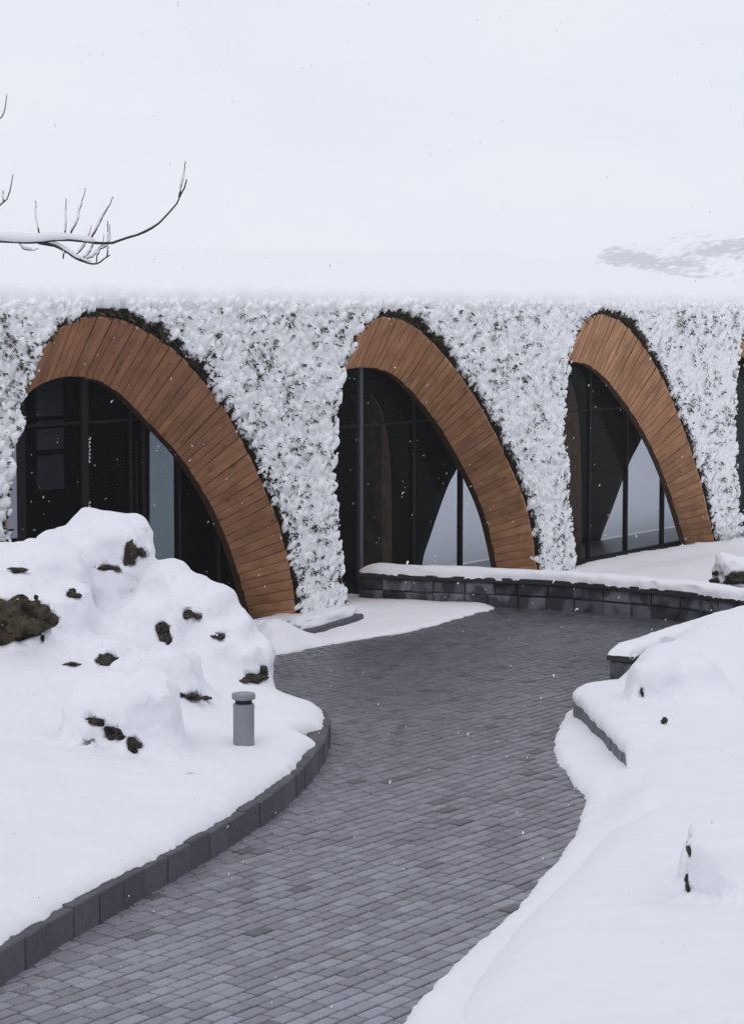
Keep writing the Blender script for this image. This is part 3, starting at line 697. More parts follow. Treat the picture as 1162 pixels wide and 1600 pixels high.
# roof slab with its thick snow
SL, SR = -6.6, APEX[-1] + 5.2
V = boxv((F(SL, 0.02, TOPZ + .03) + F(SR, 2.6, TOPZ + .03)) / 2, E_ * (SR - SL) / 2, N_ * 1.29, (0, 0, .03))
roof = part('roof', V, BOXF, M_DARK, bld)
ns = 700; ss = np.linspace(SL, SR, ns); prof = [(.06, TOPZ - .06), (.0, TOPZ - .04), (-.025, TOPZ - .02), (-.045, TOPZ + .02), (-.05, TOPZ + .08), (-.035, TOPZ + .15), (.0, TOPZ + .21), (.08, TOPZ + .25), (.3, TOPZ + .275), (.9, TOPZ + .29), (1.8, TOPZ + .28), (2.5, TOPZ + .24), (2.7, TOPZ + .13), (2.68, TOPZ + .0), (2.6, TOPZ - .05)]
rows = []
for j, (w_, z_) in enumerate(prof):
    q = np.stack([ss, np.full(ns, w_ * 1.0)], 1); amp = .022 if j > 2 else .035
    rows.append(FA(ss, w_ + fbm(q / .13, 200, 3) * amp * (1 if j < 8 else .5), z_ + fbm(q / .5, 210, 3) * .02 + fbm(q / .09, 215, 2) * (.028 if j < 4 else .004)))
V = np.concatenate(rows); Q = np.array([(r * ns + i, r * ns + i + 1, (r + 1) * ns + i + 1, (r + 1) * ns + i) for r in range(len(prof) - 1) for i in range(ns - 1)])
part('snow_blanket', V, Q[:, ::-1], M_SNOW_F, roof, True)

# windows and doors
def sz_at(u, v, w_): return fac(u, v, w_)
def fbox(name, s0, s1, w0, w1, z0, z1, m, root):
    c = (F(s0, w0, z0) + F(s1, w1, z1)) / 2
    return part(name, boxv(c, E_ * abs(s1 - s0) / 2, N_ * abs(w1 - w0) / 2, (0, 0, abs(z1 - z0) / 2)), BOXF, m, root)
WINU = {0: [35, 137, 208, 228, 284, 345], 1: [568, 650, 725], 2: [925, 983, 1040], 3: None}
TRANS = {0: 663, 1: 663, 2: 643}
for k in range(4):
    b = ARCHB[k]; smin, smax = b[:, 0].min() - .05, b[:, 0].max() + .05
    cs = [fac(u, 700, WG)[0] for u in WINU[k]] if WINU[k] else [fac(u, 700, WG)[0] + LSP * .985 for u in WINU[2]]
    zt = fac(600 if k == 1 else (100 if k == 0 else 900), TRANS[min(k, 2)], WG)[1]
    win = fbox('window', smin, smax, WG + .035, WG + .095, -.16, -.08, M_FRAME, bld)
    edges = [smin] + cs + [smax]
    for i in range(len(edges) - 1):
        a_, b2 = edges[i], edges[i + 1]
        for (z0, z1) in ((-.08, zt - .02), (zt + .02, 3.35)):
            fbox('pane', a_ + .022, b2 - .022, WG + .06, WG + .072, z0, z1, M_GLASS, win)
    for i, c in enumerate(cs):
        hw = (.085 if k == 0 and i in (0,) else .055 if k == 0 and i == 1 else .035 if (i == 0 and k == 1) else .022)
        fbox('mullion', c - hw, c + hw, WG + .03, WG + .10, -.08, 3.38, M_FRAME_L if (k == 1 and i == 0) else M_FRAME, win)
    fbox('transom', smin + .02, smax - .02, WG + .045, WG + .088, zt - .013, zt + .013, M_FRAME, win)
    # back wall opening glazing
# arch 1: door leaf with vinyl marks, added pale strip in place of bright outdoors, closed lobby panel
win0 = [o for o in bld.children if o.name.startswith('window')][0]
dm = fac(141, 700, WG)[0]
strokes = []
for v in list(range(686, 724, 6)) + [786, 792, 797]:
    s_, z_ = fac(141, v, WG + .02); h_ = random.uniform(.006, .010); c = F(s_, WG + .024, z_)
    strokes.append((boxv(c, E_ * random.uniform(.008, .018), N_ * .002, (0, 0, h_ * .7)), BOXF))
    strokes.append((boxv(c + E_ * random.uniform(-.014, .014) + np.array([0, 0, .014]), E_ * .005, N_ * .002, (0, 0, h_)), BOXF))
part('vinyl_marks', *merge(*strokes), M_DECAL, win0)
s_a, s_b = fac(0, 800, WG)[0] - .35, fac(27, 800, WG)[0]
fbox('outdoors_standin', s_a, s_b, WG + .0, WG + .028, fac(15, 842, WG)[1], fac(15, 655, WG)[1], M_OUTDOORS, bld)  # added panel, stands in for the bright outdoors beside the door
s_a, s_b = fac(284, 800, WG + .6)[0], fac(400, 900, WG + .6)[0] + 1.2
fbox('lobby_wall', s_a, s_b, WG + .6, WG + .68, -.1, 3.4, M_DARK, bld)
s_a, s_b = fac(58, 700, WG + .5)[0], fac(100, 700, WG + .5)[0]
for (v0, v1) in ((572, 650), (657, 664), (670, 702), (712, 765)):  # bluish reflection in the glass, built as added panels behind it
    fbox('glass_standin', s_a, s_b, WG + .5, WG + .53, fac(80, v1, WG + .5)[1], fac(80, v0, WG + .5)[1], M_STANDIN, bld)
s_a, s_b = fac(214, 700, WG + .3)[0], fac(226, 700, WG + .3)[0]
fbox('glass_standin', s_a, s_b, WG + .3, WG + .33, -.1, fac(220, 690, WG + .3)[1], M_STANDIN, bld)  # added panel for a dim bluish strip in the glass
# interior: floor, back wall with arched openings, end walls
fbox('floor', SL, SR, .66, 2.15, -.22, -.17, M_FLOOR, bld)
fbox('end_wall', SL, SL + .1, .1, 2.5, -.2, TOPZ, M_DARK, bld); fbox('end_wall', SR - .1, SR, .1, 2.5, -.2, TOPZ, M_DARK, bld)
bo = np.array([fac(u, v, WBK) for u, v in [(935, 848), (944, 825), (956, 795), (968, 762), (985, 718), (1003, 682)]])
b1 = np.array([fac(u, v, WBK) for u, v in [(657, 888), (662, 868), (672, 838), (690, 785), (703, 752), (717, 724)]])
def opening(pts):
    a, b = pts[0], pts[-1]; pts = [tuple(p) for p in pts]
    return catmull(np.array([(a[0], -.25)] + pts[1:] + [(b[0] + .7, 2.35), (b[0] + 1.4, 2.75), (b[0] + 2.1, 2.6), (b[0] + 2.6, 1.9), (b[0] + 2.8, 1.0), (b[0] + 2.8, -.25)]), 90)
dq = [fac(u, v, WBK) for u, v in ((234, 900), (234, 668), (330, 668), (330, 900))]
OPS = [resample(np.array([(dq[0][0], -.25), dq[1], dq[2], (dq[3][0], -.25)]), 60), opening(b1), opening(bo), opening(bo + np.array([LSP, 0]))]
res = .06; ns, nz_ = int((SR - SL) / res) + 1, int((TOPZ + .25) / res) + 1
S, Z = np.meshgrid(np.linspace(SL, SR, ns), np.linspace(-.25, TOPZ, nz_)); P = np.stack([S.ravel(), Z.ravel()], 1)
d = np.full(len(P), -9.)
for o_ in OPS: d = np.maximum(d, poly_dist(P, o_))
idx = np.arange(ns * nz_).reshape(nz_, ns); Q = np.stack([idx[:-1, :-1], idx[:-1, 1:], idx[1:, 1:], idx[1:, :-1]], -1).reshape(-1, 4)
Q = Q[(d[Q] < -.03).all(1)]; used = np.unique(Q); mp_ = np.full(len(P), -1); mp_[used] = np.arange(len(used))
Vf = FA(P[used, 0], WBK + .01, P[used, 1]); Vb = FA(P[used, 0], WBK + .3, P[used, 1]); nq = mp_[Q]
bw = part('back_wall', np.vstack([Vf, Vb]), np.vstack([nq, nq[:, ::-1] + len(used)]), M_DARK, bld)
for o_ in OPS:
    n = len(o_); t = np.gradient(o_, axis=0); t /= np.linalg.norm(t, axis=1)[:, None]; nn = np.stack([-t[:, 1], t[:, 0]], 1)
    if (nn[n // 2, 1] < 0): nn = -nn
    oo = o_ + nn * .14
    rows = [FA(o_[:, 0], WBK, o_[:, 1]), FA(o_[:, 0], WBK + .32, o_[:, 1]), FA(oo[:, 0], WBK + .32, oo[:, 1]), FA(oo[:, 0], WBK, oo[:, 1])]
    Q = [(r * n + i, r * n + i + 1, ((r + 1) % 4) * n + i + 1, ((r + 1) % 4) * n + i) for r in range(4) for i in range(n - 1)]
    part('arch_frame', np.concatenate(rows), Q, M_FRAME, bw)
    a_, b2 = o_[:, 0].min(), o_[:, 0].max()
    fbox('pane', a_, b2, WBK + .2, WBK + .212, -.2, 2.75, M_GLASS_D if o_ is OPS[0] else M_GLASS, bw)
# timber columns seen through the glass
for k, pts in ((2, [(884, 575), (897, 612), (904, 660), (907, 720), (908, 800), (908, 872)]), (1, [(582, 618), (596, 640), (606, 690), (611, 750), (612, 820), (612, 890)])):
    wq = 1.05; R = catmull(np.array([fac(u, v, wq) for u, v in pts]), 24); w2 = .62 if k == 2 else .24
    Lf = np.stack([np.minimum(R[:, 0] - .05, R[-1, 0] - w2), R[:, 1]], 1); n = len(R)
    rows = [FA(R[:, 0], wq, R[:, 1]), FA(R[:, 0], wq + .35, R[:, 1]), FA(Lf[:, 0], wq + .35, Lf[:, 1]), FA(Lf[:, 0], wq, Lf[:, 1])]
    Q = [(r * n + i, r * n + i + 1, ((r + 1) % 4) * n + i + 1, ((r + 1) % 4) * n + i) for r in range(4) for i in range(n - 1)] + [(0, n, 2 * n, 3 * n)]
    part('interior_column', np.concatenate(rows), Q, M_COLUMN, bld)

# ================================================================== LOW STONE WALLS
def stone_wall(name, label, line, courses, ch, depth, cap_w, cap_h, snow_h, blen, hide=0):
    root = thing(name, label, 'wall', (line[0, 0], line[0, 1], 0))
    d = np.r_[0, np.cumsum(np.linalg.norm(np.diff(line, axis=0), axis=1))]
    def at_(q): return np.array([np.interp(q, d, line[:, 0]), np.interp(q, d, line[:, 1])])
    for c in range(courses):
        t = -random.uniform(0, .15) if c % 2 else 0.0
        while t < d[-1] - .05:
            ln = random.uniform(*blen); a, b = at_(max(t, 0) + .005), at_(min(t + ln, d[-1]) - .005); tg = b - a; L_ = np.linalg.norm(tg)
            if L_ > .06:
                tg /= L_; nn = np.array([-tg[1], tg[0]]); dd = depth * .5; fr = random.uniform(-.012, .012)
                mid = (a + b) / 2 + nn * (dd + fr)
                # bevel on the exposed (front) side: build with z-axis pointing out of the wall
                V, Fc = bevel_box(np.r_[mid, c * ch + ch / 2 - .03 * (c == 0)], np.r_[tg * L_ / 2, 0], (0, 0, ch / 2 - .005 + .03 * (c == 0)), np.r_[-nn * dd, 0], .018, .006)
                part('stone_block', V, Fc, M_BLOCK, root)
            t += ln
    zt = courses * ch; t = 0.0
    while t < d[-1] - .05:
        ln = random.uniform(.5, .7); a, b = at_(t + .003), at_(min(t + ln, d[-1]) - .003); tg = b - a; L_ = np.linalg.norm(tg)
        if L_ > .05:
            tg /= L_; nn = np.array([-tg[1], tg[0]]); mid = (a + b) / 2 + nn * depth * .5
            V, Fc = bevel_box(np.r_[mid, zt + cap_h / 2 + .002], np.r_[tg * L_ / 2, 0], np.r_[nn * cap_w / 2, 0], (0, 0, cap_h / 2), .006, .002)
            part('coping_stone', V, Fc, M_COPING, root)
        t += ln
    n = int(d[-1] / .035); L2 = resample(line, n); tg = np.gradient(L2, axis=0); tg /= np.linalg.norm(tg, axis=1)[:, None]; nn = np.stack([-tg[:, 1], tg[:, 0]], 1)
    k = 13; rows = []
    fade = np.sqrt(np.clip(1 - (1 - np.clip(np.arange(n) / 6., 0, 1)) ** 2, 0.02, 1)) * np.sqrt(np.clip(1 - (1 - np.clip((n - 1 - np.arange(n)) / 6., 0, 1)) ** 2, .02, 1))
    for j in range(k):
        th = math.pi * j / (k - 1); q = np.stack([np.arange(n) * .035 / .12, np.full(n, j * .6)], 1)
        yy = -math.copysign(abs(math.cos(th)) ** .6, math.cos(th)) * (cap_w / 2 + .0) * (.9 + .1 * fade)
        zz = zt + cap_h - .004 + (math.sin(th) ** .65) * snow_h * fade
        ns_ = fbm(q, 300, 3) * (.016 if j < 4 else .007)
        c = L2 + nn * (depth * .5 + yy + ns_)[:, None]
        rows.append(np.column_stack([c, zz + fbm(q * .5, 305, 2) * .008 - (np.abs(fbm(q * 1.7, 308, 2)) * .02 if j < 2 else 0)]))
    V = np.concatenate(rows); Q = np.array([(r * n + i, (r + 1) * n + i, (r + 1) * n + i + 1, r * n + i + 1) for r in range(k - 1) for i in range(n - 1)])
    part('snow_cap', V, Q[:, ::-1], M_SNOW, root, True)
    return root
stone_wall('stone_wall', 'low curved wall of dark stone blocks under a snow cap in front of the middle arch', WALL1, 2, .155, .26, .33, .06, .105, (.26, .42))
NEAR = catmull(np.array([gp(982, 1116)[:2], gp(1060, 1086)[:2], (3.69, 22.86), (4.6, 24.0)]), 60)
stone_wall('stone_wall', 'short stub of stone wall with snow cap rising from the right snow bank', NEAR, 3, .155, .20, .25, .05, .10, (.26, .42))

# ================================================================== BOULDERS
def z_left(P): return left_fn(P)[0]
def z_right(P): return upper_fn(P)[0]
def z_back(P): return terr_fn(P)[0]
def smin(a, b, k): h = np.clip(.5 + .5 * (b - a) / k, 0, 1); return b + (a - b) * h - k * h * (1 - h)
def surface_nets(f, org, res):
    nx, ny, nz = f.shape; ins = f < 0; acc = np.zeros((nx - 1, ny - 1, nz - 1, 3)); cnt = np.zeros((nx - 1, ny - 1, nz - 1))
    sl = lambda o, n: slice(o, n - 1 + o)
    for ax in range(3):
        for p in (0, 1):
            for q in (0, 1):
                o0 = [0, 0, 0]; oth = [i for i in range(3) if i != ax]; o0[oth[0]], o0[oth[1]] = p, q; o1 = list(o0); o1[ax] = 1
                A = f[sl(o0[0], nx), sl(o0[1], ny), sl(o0[2], nz)]; B = f[sl(o1[0], nx), sl(o1[1], ny), sl(o1[2], nz)]
                m = (A < 0) != (B < 0); t = np.where(m, A / np.where(m, A - B, 1), 0)
                for j in range(3): acc[..., j] += np.where(m, o0[j] + (t if j == ax else 0), 0)
                cnt += m
    act = cnt > 0; ids = np.full(act.shape, -1); ids[act] = np.arange(act.sum())
    V = (np.stack(np.nonzero(act), 1) + acc[act] / cnt[act][:, None]) * res + org
    Q = []
    for ax in range(3):
        sh = [slice(1, -1)] * 3; sh[ax] = slice(0, -1); s2 = list(sh); s2[ax] = slice(1, None)
        A, B = ins[tuple(sh)], ins[tuple(s2)]
        i = np.stack(np.nonzero(A != B), 1)
        flip = A[A != B]; o = np.ones(3, int); o[ax] = 0; c = i + o; u_, v_ = [(1, 2), (2, 0), (0, 1)][ax]
        def nb(du, dv): x = c.copy(); x[:, u_] -= du; x[:, v_] -= dv; return ids[x[:, 0], x[:, 1], x[:, 2]]
        q = np.stack([nb(1, 1), nb(0, 1), nb(0, 0), nb(1, 0)], 1); q = np.where(flip[:, None], q, q[:, ::-1]); Q.append(q)
    Q = np.concatenate(Q); return V, Q[(Q >= 0).all(1)]
def boulders(items, ground, k=.06, res=.026, kg=.16, sink=.012, rgh=1.0):
    """snow-covered stones whose covers run into one another and into the bank; every stone stays a thing of its own.
    item: (label, ellipsoids [(u, v, half width px, half height px, distance, half depth m)], bare rock [(u, v, half width px, half height px, pieces)])"""
    EL = []
    for (lb, es, rocks) in items:
        L_ = []
        for (u, v, hw, hh, y, ry) in es: L_.append((dp(u, v, y), np.array([hw * y / FPX, ry, hh * y / FPX])))
        EL.append(L_)
    allc = np.array([c for L_ in EL for c, r in L_]); allr = np.array([r for L_ in EL for c, r in L_])
    lo = (allc - allr).min(0) - .35; hi = (allc + allr).max(0) + .35
    gx = [np.arange(lo[j], hi[j], res) for j in range(3)]; gxy = np.stack(np.meshgrid(gx[0], gx[1], indexing='ij'), -1).reshape(-1, 2)
    GZ = ground(gxy).reshape(len(gx[0]), len(gx[1])); lo2 = max(lo[2], GZ[GZ > .1].min() - .1) if (GZ > .1).any() else lo[2]; gx[2] = np.arange(lo2, hi[2], res)
    X = np.stack(np.meshgrid(*gx, indexing='ij'), -1).astype(np.float64)
    def band(dist, w_, sc, seed, octs):
        m = np.abs(dist) < w_; r = np.zeros(dist.shape); r[m] = fbm(X[m] / sc, seed, octs); return r
    cx3 = [np.arange(g_[0] - .2, g_[-1] + .2, .11) for g_ in gx]; CX = np.stack(np.meshgrid(*cx3, indexing='ij'), -1)
    def coarse(seed):                                   # slow wobble: made on a coarse grid, read back trilinearly
        A = fbm(CX / .33, seed, 2)
        for ax in range(3):
            t = (gx[ax] - cx3[ax][0]) / .11; i0 = np.floor(t).astype(int); f_ = (t - i0).reshape([-1 if j == ax else 1 for j in range(3)])
            A = np.take(A, i0, ax) * (1 - f_) + np.take(A, i0 + 1, ax) * f_
        return A
    XW = X + np.stack([coarse(500 + 7 * j) for j in range(3)], -1) * .065
    each = []
    for bi, L_ in enumerate(EL):
        d = None
        for c, r in L_:
            q = (XW - c) / r; q2 = q * q; dd = (np.sqrt(np.sqrt((q2 * q2).sum(-1))) * .45 + np.sqrt(q2.sum(-1)) * .55 - 1) * min(r); d = dd if d is None else smin(d, dd, .07)
        each.append(d)
    S = each[0]
    for d in each[1:]: S = smin(S, d, k)
    near = S < .35
    gd = (X[..., 2] - (GZ - sink)[..., None]) * .85; S = smin(S, gd, kg)
    S = S + band(S, .06, .13, 540, 3) * .014 * rgh + band(S, .05, .04, 545, 2) * .003 * rgh
    # bare places: hollow out the snow, put stone into the hollow
    ROCK = []
    sample = lambda P: None
    for bi, (lb, es, rocks) in enumerate(items):
        rng = np.random.default_rng(900 + bi + len(lb)); rl = []
        for (ru, rv, rw, rh, nsub) in rocks:
            for j in range(nsub):
                fu, fv = (0, 0) if nsub == 1 else (rng.uniform(-.8, .8), rng.uniform(-.7, .7)); sc_ = 1 if nsub == 1 else rng.uniform(.25, .55)
                y0 = es[0][4]; ys = np.arange(lo[1], hi[1], .01); d_ = ray(ru + fu * rw, rv + fv * rh); pts = CAM + np.outer(ys / d_[1], d_)
                ii = np.clip(((pts - [gx[0][0], gx[1][0], gx[2][0]]) / res).astype(int), 0, np.array(S.shape) - 1); val = S[ii[:, 0], ii[:, 1], ii[:, 2]]
                okk = (pts[:, 2] > gx[2][0]) & (pts[:, 2] < hi[2]) & (val < 0) & (pts[:, 0] > lo[0]) & (pts[:, 0] < hi[0]); hit = pts[np.nonzero(okk)[0][0]] if okk.any() else dp(ru, rv, y0)
                pm2 = hit[1] / FPX; A, B_ = rw * sc_ * pm2, rh * sc_ * pm2; dpt = max(min(A, B_), .05); dr_ = d_ / np.linalg.norm(d_)
                rl.append((hit, A, B_, dpt, dr_))
        ROCK.append(rl)
    for rl in ROCK:
        for (hit, A, B_, dpt, dr_) in rl:
            ce = hit + dr_ * dpt * .15; rr_ = np.array([A * 1.0 + .006, dpt * 1.15, B_ * 1.0 + .006])
            w_ = tuple(slice(max(0, int((ce[j] - rr_[j] - .06 - gx[j][0]) / res)), max(1, int((ce[j] + rr_[j] + .06 - gx[j][0]) / res) + 2)) for j in range(3)); XS = X[w_]
            if XS.size == 0: continue
            dd = (np.sqrt((((XS - ce) / rr_) ** 2).sum(-1)) - 1) * min(A, B_, dpt) + fbm(XS / .06, 560, 2) * .014
            S[w_] = np.maximum(S[w_], -dd)
    V, Q = surface_nets(S, np.array([gx[0][0], gx[1][0], gx[2][0]]), res)
    gr = np.stack(np.gradient(S, res), -1); ii = np.clip(np.round((V - [gx[0][0], gx[1][0], gx[2][0]]) / res).astype(int), 0, np.array(S.shape) - 1)
    NV = gr[ii[:, 0], ii[:, 1], ii[:, 2]]; NV /= np.maximum(np.linalg.norm(NV, axis=1), 1e-6)[:, None]
    lab = np.argmin(np.stack([d[ii[:, 0], ii[:, 1], ii[:, 2]] for d in each], 1), 1); fl = lab[Q[:, 0]]
    gzv = ground(V[:, :2]); keepf = (V[Q][:, :, 2] > gzv[Q] - .02).any(1) & (V[Q][:, :, 2] > gx[2][0] + res * 1.5).all(1)
    for bi, (lb, es, rocks) in enumerate(items):
        c, r = EL[bi][0]; root = thing('boulder', lb, 'boulder', (c[0], c[1], float(ground(c[None, :2])[0]) - .05))
        q = Q[(fl == bi) & keepf]; used = np.unique(q); mp_ = np.full(len(V), -1); mp_[used] = np.arange(len(used))
        RM = M_MOSS if 'mossy' in lb else M_ROCK
        o = part('snow_cap', V[used], mp_[q], M_SNOW, root, True); o.data.normals_split_custom_set_from_vertices([tuple(x) for x in NV[used]])
        rng = np.random.default_rng(70 + bi)
        for (hit, A, B_, dpt, dr_) in ROCK[bi]:
            iv, if_ = ICO[4 if A > .12 else 3]; kk = np.round(fbm(iv * 1.9 + rng.uniform(0, 40), 40, 3) * 4) / 4 * .45 + fbm(iv * 3.5 + rng.uniform(0, 40), 50, 4) * .35
            part('bare_rock', iv * (1 + .75 * kk)[:, None] * np.array([A * 1.15, dpt, B_ * 1.15]) + hit + dr_ * dpt * .7, if_, RM, root, False)
boulders([
 ('large round boulder under smooth snow, topmost of the pile before the first arch', [(165, 868, 68, 70, 20.9, .42), (108, 884, 66, 62, 20.8, .42)], [(203, 866, 14, 20, 9), (222, 868, 7, 12, 4), (168, 888, 18, 4, 5)]),
 ('snow-buried boulder at the left frame edge, below and left of the topmost one', [(70, 912, 68, 66, 20.4, .42), (10, 915, 60, 58, 20.4, .4)], [(24, 891, 16, 4, 4), (118, 925, 11, 9, 4)]),
 ('boulder with a large bare mossy brown face at the left frame edge', [(20, 968, 78, 74, 19.8, .40), (95, 965, 52, 62, 19.8, .36)], [(22, 972, 52, 32, 1), (30, 975, 48, 26, 5), (70, 984, 18, 22, 4)]),
 ('small lump of snow-covered rock just right of the topmost boulder', [(252, 930, 44, 58, 20.8, .36), (292, 946, 42, 50, 20.6, .34)], []),
 ('snow-covered boulder on the right slope of the pile with a dark hollow beside it', [(318, 968, 44, 56, 20.5, .38), (352, 998, 42, 46, 20.4, .34)], [(300, 962, 15, 10, 5), (338, 997, 12, 5, 3)]),
 ('boulder at the right tip of the pile with dark rock showing beside the path', [(380, 1038, 46, 46, 20.2, .34), (342, 1026, 50, 48, 20.2, .36)], [(394, 1060, 26, 8, 9), (413, 1052, 8, 12, 5)]),
 ('small dark rock poking from snow in the middle of the pile', [(160, 1030, 56, 30, 19.6, .3)], [(167, 1034, 18, 10, 1), (116, 1036, 18, 4, 4)]),
 ('low boulder with specks of rock below the topmost boulders', [(230, 985, 72, 56, 20.2, .4)], [(256, 990, 9, 16, 7)]),
 ('smooth snow-covered boulder with a thin line of dark rock, left above the bollard', [(258, 1068, 66, 54, 18.7, .40), (215, 1062, 46, 42, 18.8, .36)], [(306, 1090, 24, 4, 6)]),
 ('broad boulder at the foot of the pile with a slanting dark crack along its left', [(232, 1122, 60, 68, 16.9, .36), (165, 1104, 62, 46, 17.1, .36)], [(154, 1126, 18, 8, 5), (184, 1146, 20, 10, 7), (213, 1168, 12, 14, 6)]),
], z_left)
boulders([
 ('upper of the two snow-covered stones near the right frame edge', [(1122, 1321, 52, 34, 13.2, .22), (1190, 1318, 60, 38, 13.2, .24)], [(1076, 1322, 5, 11, 2)]),
 ('lower of the two snow-covered stones near the right frame edge', [(1126, 1356, 52, 48, 12.7, .22), (1192, 1358, 60, 54, 12.7, .24)], [(1075, 1376, 5, 15, 2)]),
], z_right, k=.04, res=.016, kg=.20, rgh=.3)
boulders([('upright snow-covered stone beside the stub of wall on the right bank', [(1020, 1072, 44, 54, 19.3, .26), (1075, 1070, 50, 42, 19.4, .3)], [(1001, 1080, 4, 10, 2)])], z_right, res=.02, kg=.2, rgh=.5)
boulders([('dark rock with a snow top behind the low wall at the right frame edge', [(1150, 896, 38, 26, 28.2, .34)], [(1140, 902, 26, 10, 9)])], z_back, res=.022, kg=.06)
tip = thing('rock', 'tiny rock tip poking through the snow of the right bank', 'rock', dp(1037, 1117, 18.6))
c = gp(1037, 1118, .40); gz_ = max(float(z_right(c[None, :2])[0]), .335); iv, if_ = ICO[3]
tip.location = (c[0], c[1], gz_); part('stone', iv * (1 + .4 * fbm(iv * 2.5, 3, 3))[:, None] * np.array([.028, .03, .03]) + np.array([c[0], c[1], gz_ + .022]), if_, M_ROCK, tip)
# low slab by the first arch
a, b = gp(482, 1000), gp(566, 975); tg = (b - a)[:2]; L_ = np.linalg.norm(tg); tg /= L_; nn = np.array([-tg[1], tg[0]])
slab = thing('stone_slab', 'long low stone slab half buried in snow at the foot of the first pier', 'slab', tuple((a + b) / 2))
V, Fc = bevel_box(np.r_[((a + b) / 2)[:2] + nn * .15, .03], np.r_[tg * L_ / 2, 0], np.r_[nn * .17, 0], (0, 0, .09), .015, .006); part('stone', V, Fc, M_KERB, slab)
IV4, IF4 = ICO[4]
q = IV4 / ((np.abs(IV4) ** 3).sum(1) ** (1 / 3))[:, None] * (1 + .12 * fbm(IV4 * np.array([5, 2, 2]), 77, 3) + .05 * fbm(IV4 * 9, 79, 2))[:, None]
c = np.r_[((a + b) / 2)[:2] + nn * .19, .13]
V = c + q[:, :1] * np.r_[tg * (L_ / 2 + .06), 0] + q[:, 1:2] * np.r_[nn * .17, 0] + q[:, 2:] * np.array([0, 0, .10]); part('snow_cap', V, IF4, M_SNOW, slab, True)

# ================================================================== BOLLARD
yb = 17.35; c = dp(381, 1168, yb); pm = yb / FPX
bol = thing('bollard_light', 'grey metal bollard light standing in snow beside the kerb', 'bollard', (c[0], c[1], c[2] - .1))
def lathe(prof, n=40):
    V = []; Fc = []
    for (r, z) in prof:
        for k in range(n): V.append((r * math.cos(2 * math.pi * k / n), r * math.sin(2 * math.pi * k / n), z))
    for i in range(len(prof) - 1):
        for k in range(n): Fc.append((i * n + k, i * n + (k + 1) % n, (i + 1) * n + (k + 1) % n, (i + 1) * n + k))
    Fc.append(tuple(range(n))[::-1]); Fc.append(tuple((len(prof) - 1) * n + k for k in range(n))); return V, Fc
hB = (1168 - 1080) * pm; r0 = 16.8 * pm
def bpart(name, prof, m):
    V, Fc = lathe(prof); o = mesh(name, np.array(V), Fc, m, bol, True)
    mod = o.modifiers.new('e', 'EDGE_SPLIT'); mod.split_angle = math.radians(40); return o
z0 = .1
bpart('post', [(r0, -.3), (r0, z0 + hB * .795), (r0 - .004, z0 + hB * .80)], M_METAL)
bpart('lamp_neck', [(r0 * .80, z0 + hB * .79), (r0 * .80, z0 + hB * .885)], M_BLACK)
bpart('lamp_cap', [(r0 * .82, z0 + hB * .875), (r0 * 1.09, z0 + hB * .885), (r0 * 1.11, z0 + hB * .90), (r0 * 1.11, z0 + hB * .965), (r0 * 1.07, z0 + hB * .985), (r0 * .7, z0 + hB)], M_METAL)

# ================================================================== BARE TREE (its trunk stands just outside the frame on the left bank)
yt = 12.6
tr = thing('bare_tree', 'bare tree reaching in from the left with snow on its thin upturned branches', 'tree', (dp(-190, 1500, yt)[0], yt, .3))
def T(pts, dy=0.0, dy2=0.0): 
    n = len(pts); return np.array([dp(u, v, yt + dy + dy2 * i / max(n - 1, 1)) for i, (u, v) in enumerate(pts)])
base = dp(-190, 1500, yt)
trunk = np.array([(base[0], yt, .0), (base[0] + .03, yt, .9), (base[0] - .02, yt + .03, 1.9), (base[0] + .04, yt, 2.9), (base[0] + .02, yt + .05, 3.75), (base[0] - .05, yt + .1, 4.8), (base[0], yt + .12, 6.0)])
part('trunk', *tube(catmull(trunk, 30), np.linspace(.075, .015, 30), 10), M_BARK, tr, True)
def twig(pts, r0, r1, dy=0., dy2=0., n=26, wob=.003):
    c = catmull(T(pts, dy, dy2), n); c = c + np.stack([fbm(np.column_stack([np.arange(n) * .7, np.full(n, j + pts[0][0])]), 400 + j, 2) for j in range(3)], 1) * wob
    return c, np.linspace(r0, r1, n) * (1 + .25 * np.maximum(0, fbm(np.column_stack([np.arange(n) * 1.1, np.full(n, pts[0][1])]), 410, 1)))
px = yt / FPX
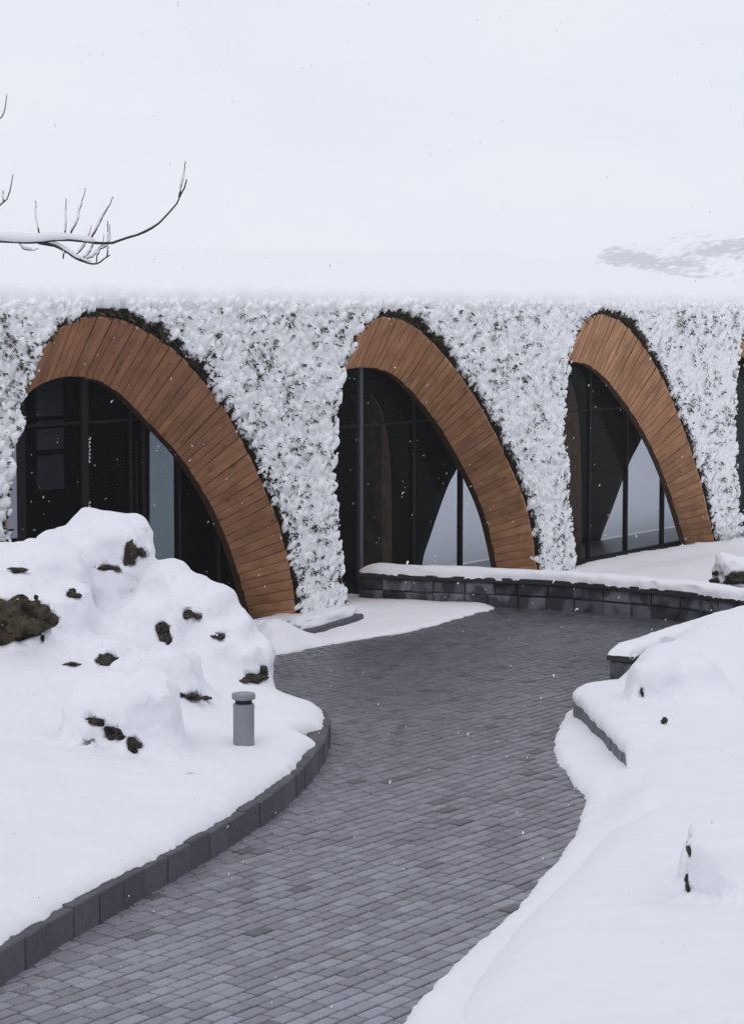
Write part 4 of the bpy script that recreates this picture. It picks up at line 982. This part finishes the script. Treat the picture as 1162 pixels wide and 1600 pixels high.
TW = {'main': ([(-185, 345), (-120, 366), (-60, 374), (0, 376), (50, 378), (100, 374), (160, 380), (200, 372), (240, 355), (270, 325), (287, 297), (292, 280)], 4.2 * px, 1.0 * px),
 'a': ([(280, 308), (284, 290), (288, 270), (290, 252)], 1.4 * px, .55 * px),
 'b': ([(60, 378), (92, 386), (122, 405), (150, 412), (165, 402), (172, 398)], 3.0 * px, .9 * px),
 'c': ([(61, 366), (57, 340), (56, 313)], 1.2 * px, .5 * px), 'd': ([(102, 372), (103, 345), (104, 310)], 1.3 * px, .6 * px),
 'e': ([(105, 372), (118, 352), (127, 322), (134, 294)], 1.3 * px, .5 * px), 'g': ([(140, 378), (155, 350), (167, 328), (178, 307)], 1.6 * px, .6 * px),
 'h': ([(167, 402), (170, 375), (168, 345)], 1.2 * px, .6 * px), 'i': ([(124, 405), (138, 398), (148, 376)], 1.2 * px, .6 * px), 'j': ([(101, 390), (99, 405)], 1.4 * px, .9 * px),
 'n': ([(118, 400), (130, 388), (140, 366), (143, 352)], 1.0 * px, .4 * px), 'o': ([(150, 410), (157, 390), (171, 380), (172, 350)], 1.0 * px, .4 * px), 'p': ([(128, 406), (147, 400), (160, 384), (163, 366)], .9 * px, .4 * px), 'q': ([(30, 379), (36, 388), (52, 392), (60, 388)], 1.0 * px, .5 * px),
 'k': ([(-185, 250), (-60, 215), (0, 186), (9, 168), (11, 147)], 3.0 * px, .6 * px), 'l': ([(-188, 400), (-60, 355), (0, 321), (14, 305), (20, 272)], 3.2 * px, .6 * px), 'm': ([(5, 316), (6, 298)], 1.1 * px, .6 * px)}
for k_, (pts, a_, b_) in TW.items():
    c, r = twig(pts, a_, b_, dy=(0 if k_ in ('main', 'a') else .02), n=40 if k_ == 'main' else 20)
    br = part('branch', *tube(c, r, 6), M_BARK, tr, True)
    if k_ == 'main':
        seg = c[6:26]; n = len(seg); fd = np.sin(np.linspace(0.12, math.pi - .25, n)) ** .5
        part('snow_ridge', *tube(seg + np.array([0, 0, 1.]) * (6.5 * px * fd)[:, None], 7.4 * px * fd * (1 + .18 * fbm(np.column_stack([np.arange(n) * .6, np.zeros(n)]), 420, 2)), 10), M_SNOW, br, True)
    else:
        seg = c[2:-5]; n = len(seg); fd = np.sin(np.linspace(.25, math.pi - .25, n)) ** .6; w_ = {'b': 6.0, 'k': 3, 'l': 3.4}.get(k_, 3.8)
        part('snow_ridge', *tube(seg + np.array([0, 0, 1.]) * (w_ * .7 * px) + np.array([-.6, 0, 0]) * px * 1.0, w_ * .55 * px * fd, 7), M_SNOW, br, True)

# ================================================================== FALLING SNOW
n = 1300; y = 6.5 + 20 * RNG.random(n) ** .6; u = RNG.uniform(-60, 1230, n); v = RNG.uniform(-40, 1640, n)
IV1, IF1 = ICO[1]
P = np.array([dp(a_, b_, c_) for a_, b_, c_ in zip(u, v, y)]); P = P[P[:, 2] > .35]; n = len(P)
r = RNG.uniform(.0013, .0034, n); ln = RNG.uniform(1.0, 3.0, n); tl = RNG.normal(-.25, .25, n)
V = IV1[None] * r[:, None, None]; V = V * (1 + .3 * RNG.random((n, len(IV1), 1))); V[..., 2] *= ln[:, None]; V[..., 0] += -V[..., 2] * np.tan(tl)[:, None]
o = stuff(mesh('falling_snow', (V + P[:, None]).reshape(-1, 3), (IF1[None] + (np.arange(n) * len(IV1))[:, None, None]).reshape(-1, 3), M_SNOW, None, True))
o['label'] = 'snowflakes falling through the air'

# ================================================================== AIR
m = bpy.data.materials.new('snowy_air'); m.use_nodes = True; t = m.node_tree; t.nodes.clear()
o_ = t.nodes.new('ShaderNodeOutputMaterial'); pv = t.nodes.new('ShaderNodeVolumePrincipled')
pv.inputs['Color'].default_value = (0.97, 0.975, 0.99, 1); pv.inputs['Density'].default_value = 0.00045; t.links.new(pv.outputs[0], o_.inputs['Volume'])
hz = stuff(mesh('haze', boxv((0, 1070, 42), (920, 0, 0), (0, 1130, 0), (0, 0, 43.6)), BOXF, m)); hz['label'] = 'pale snowy air'
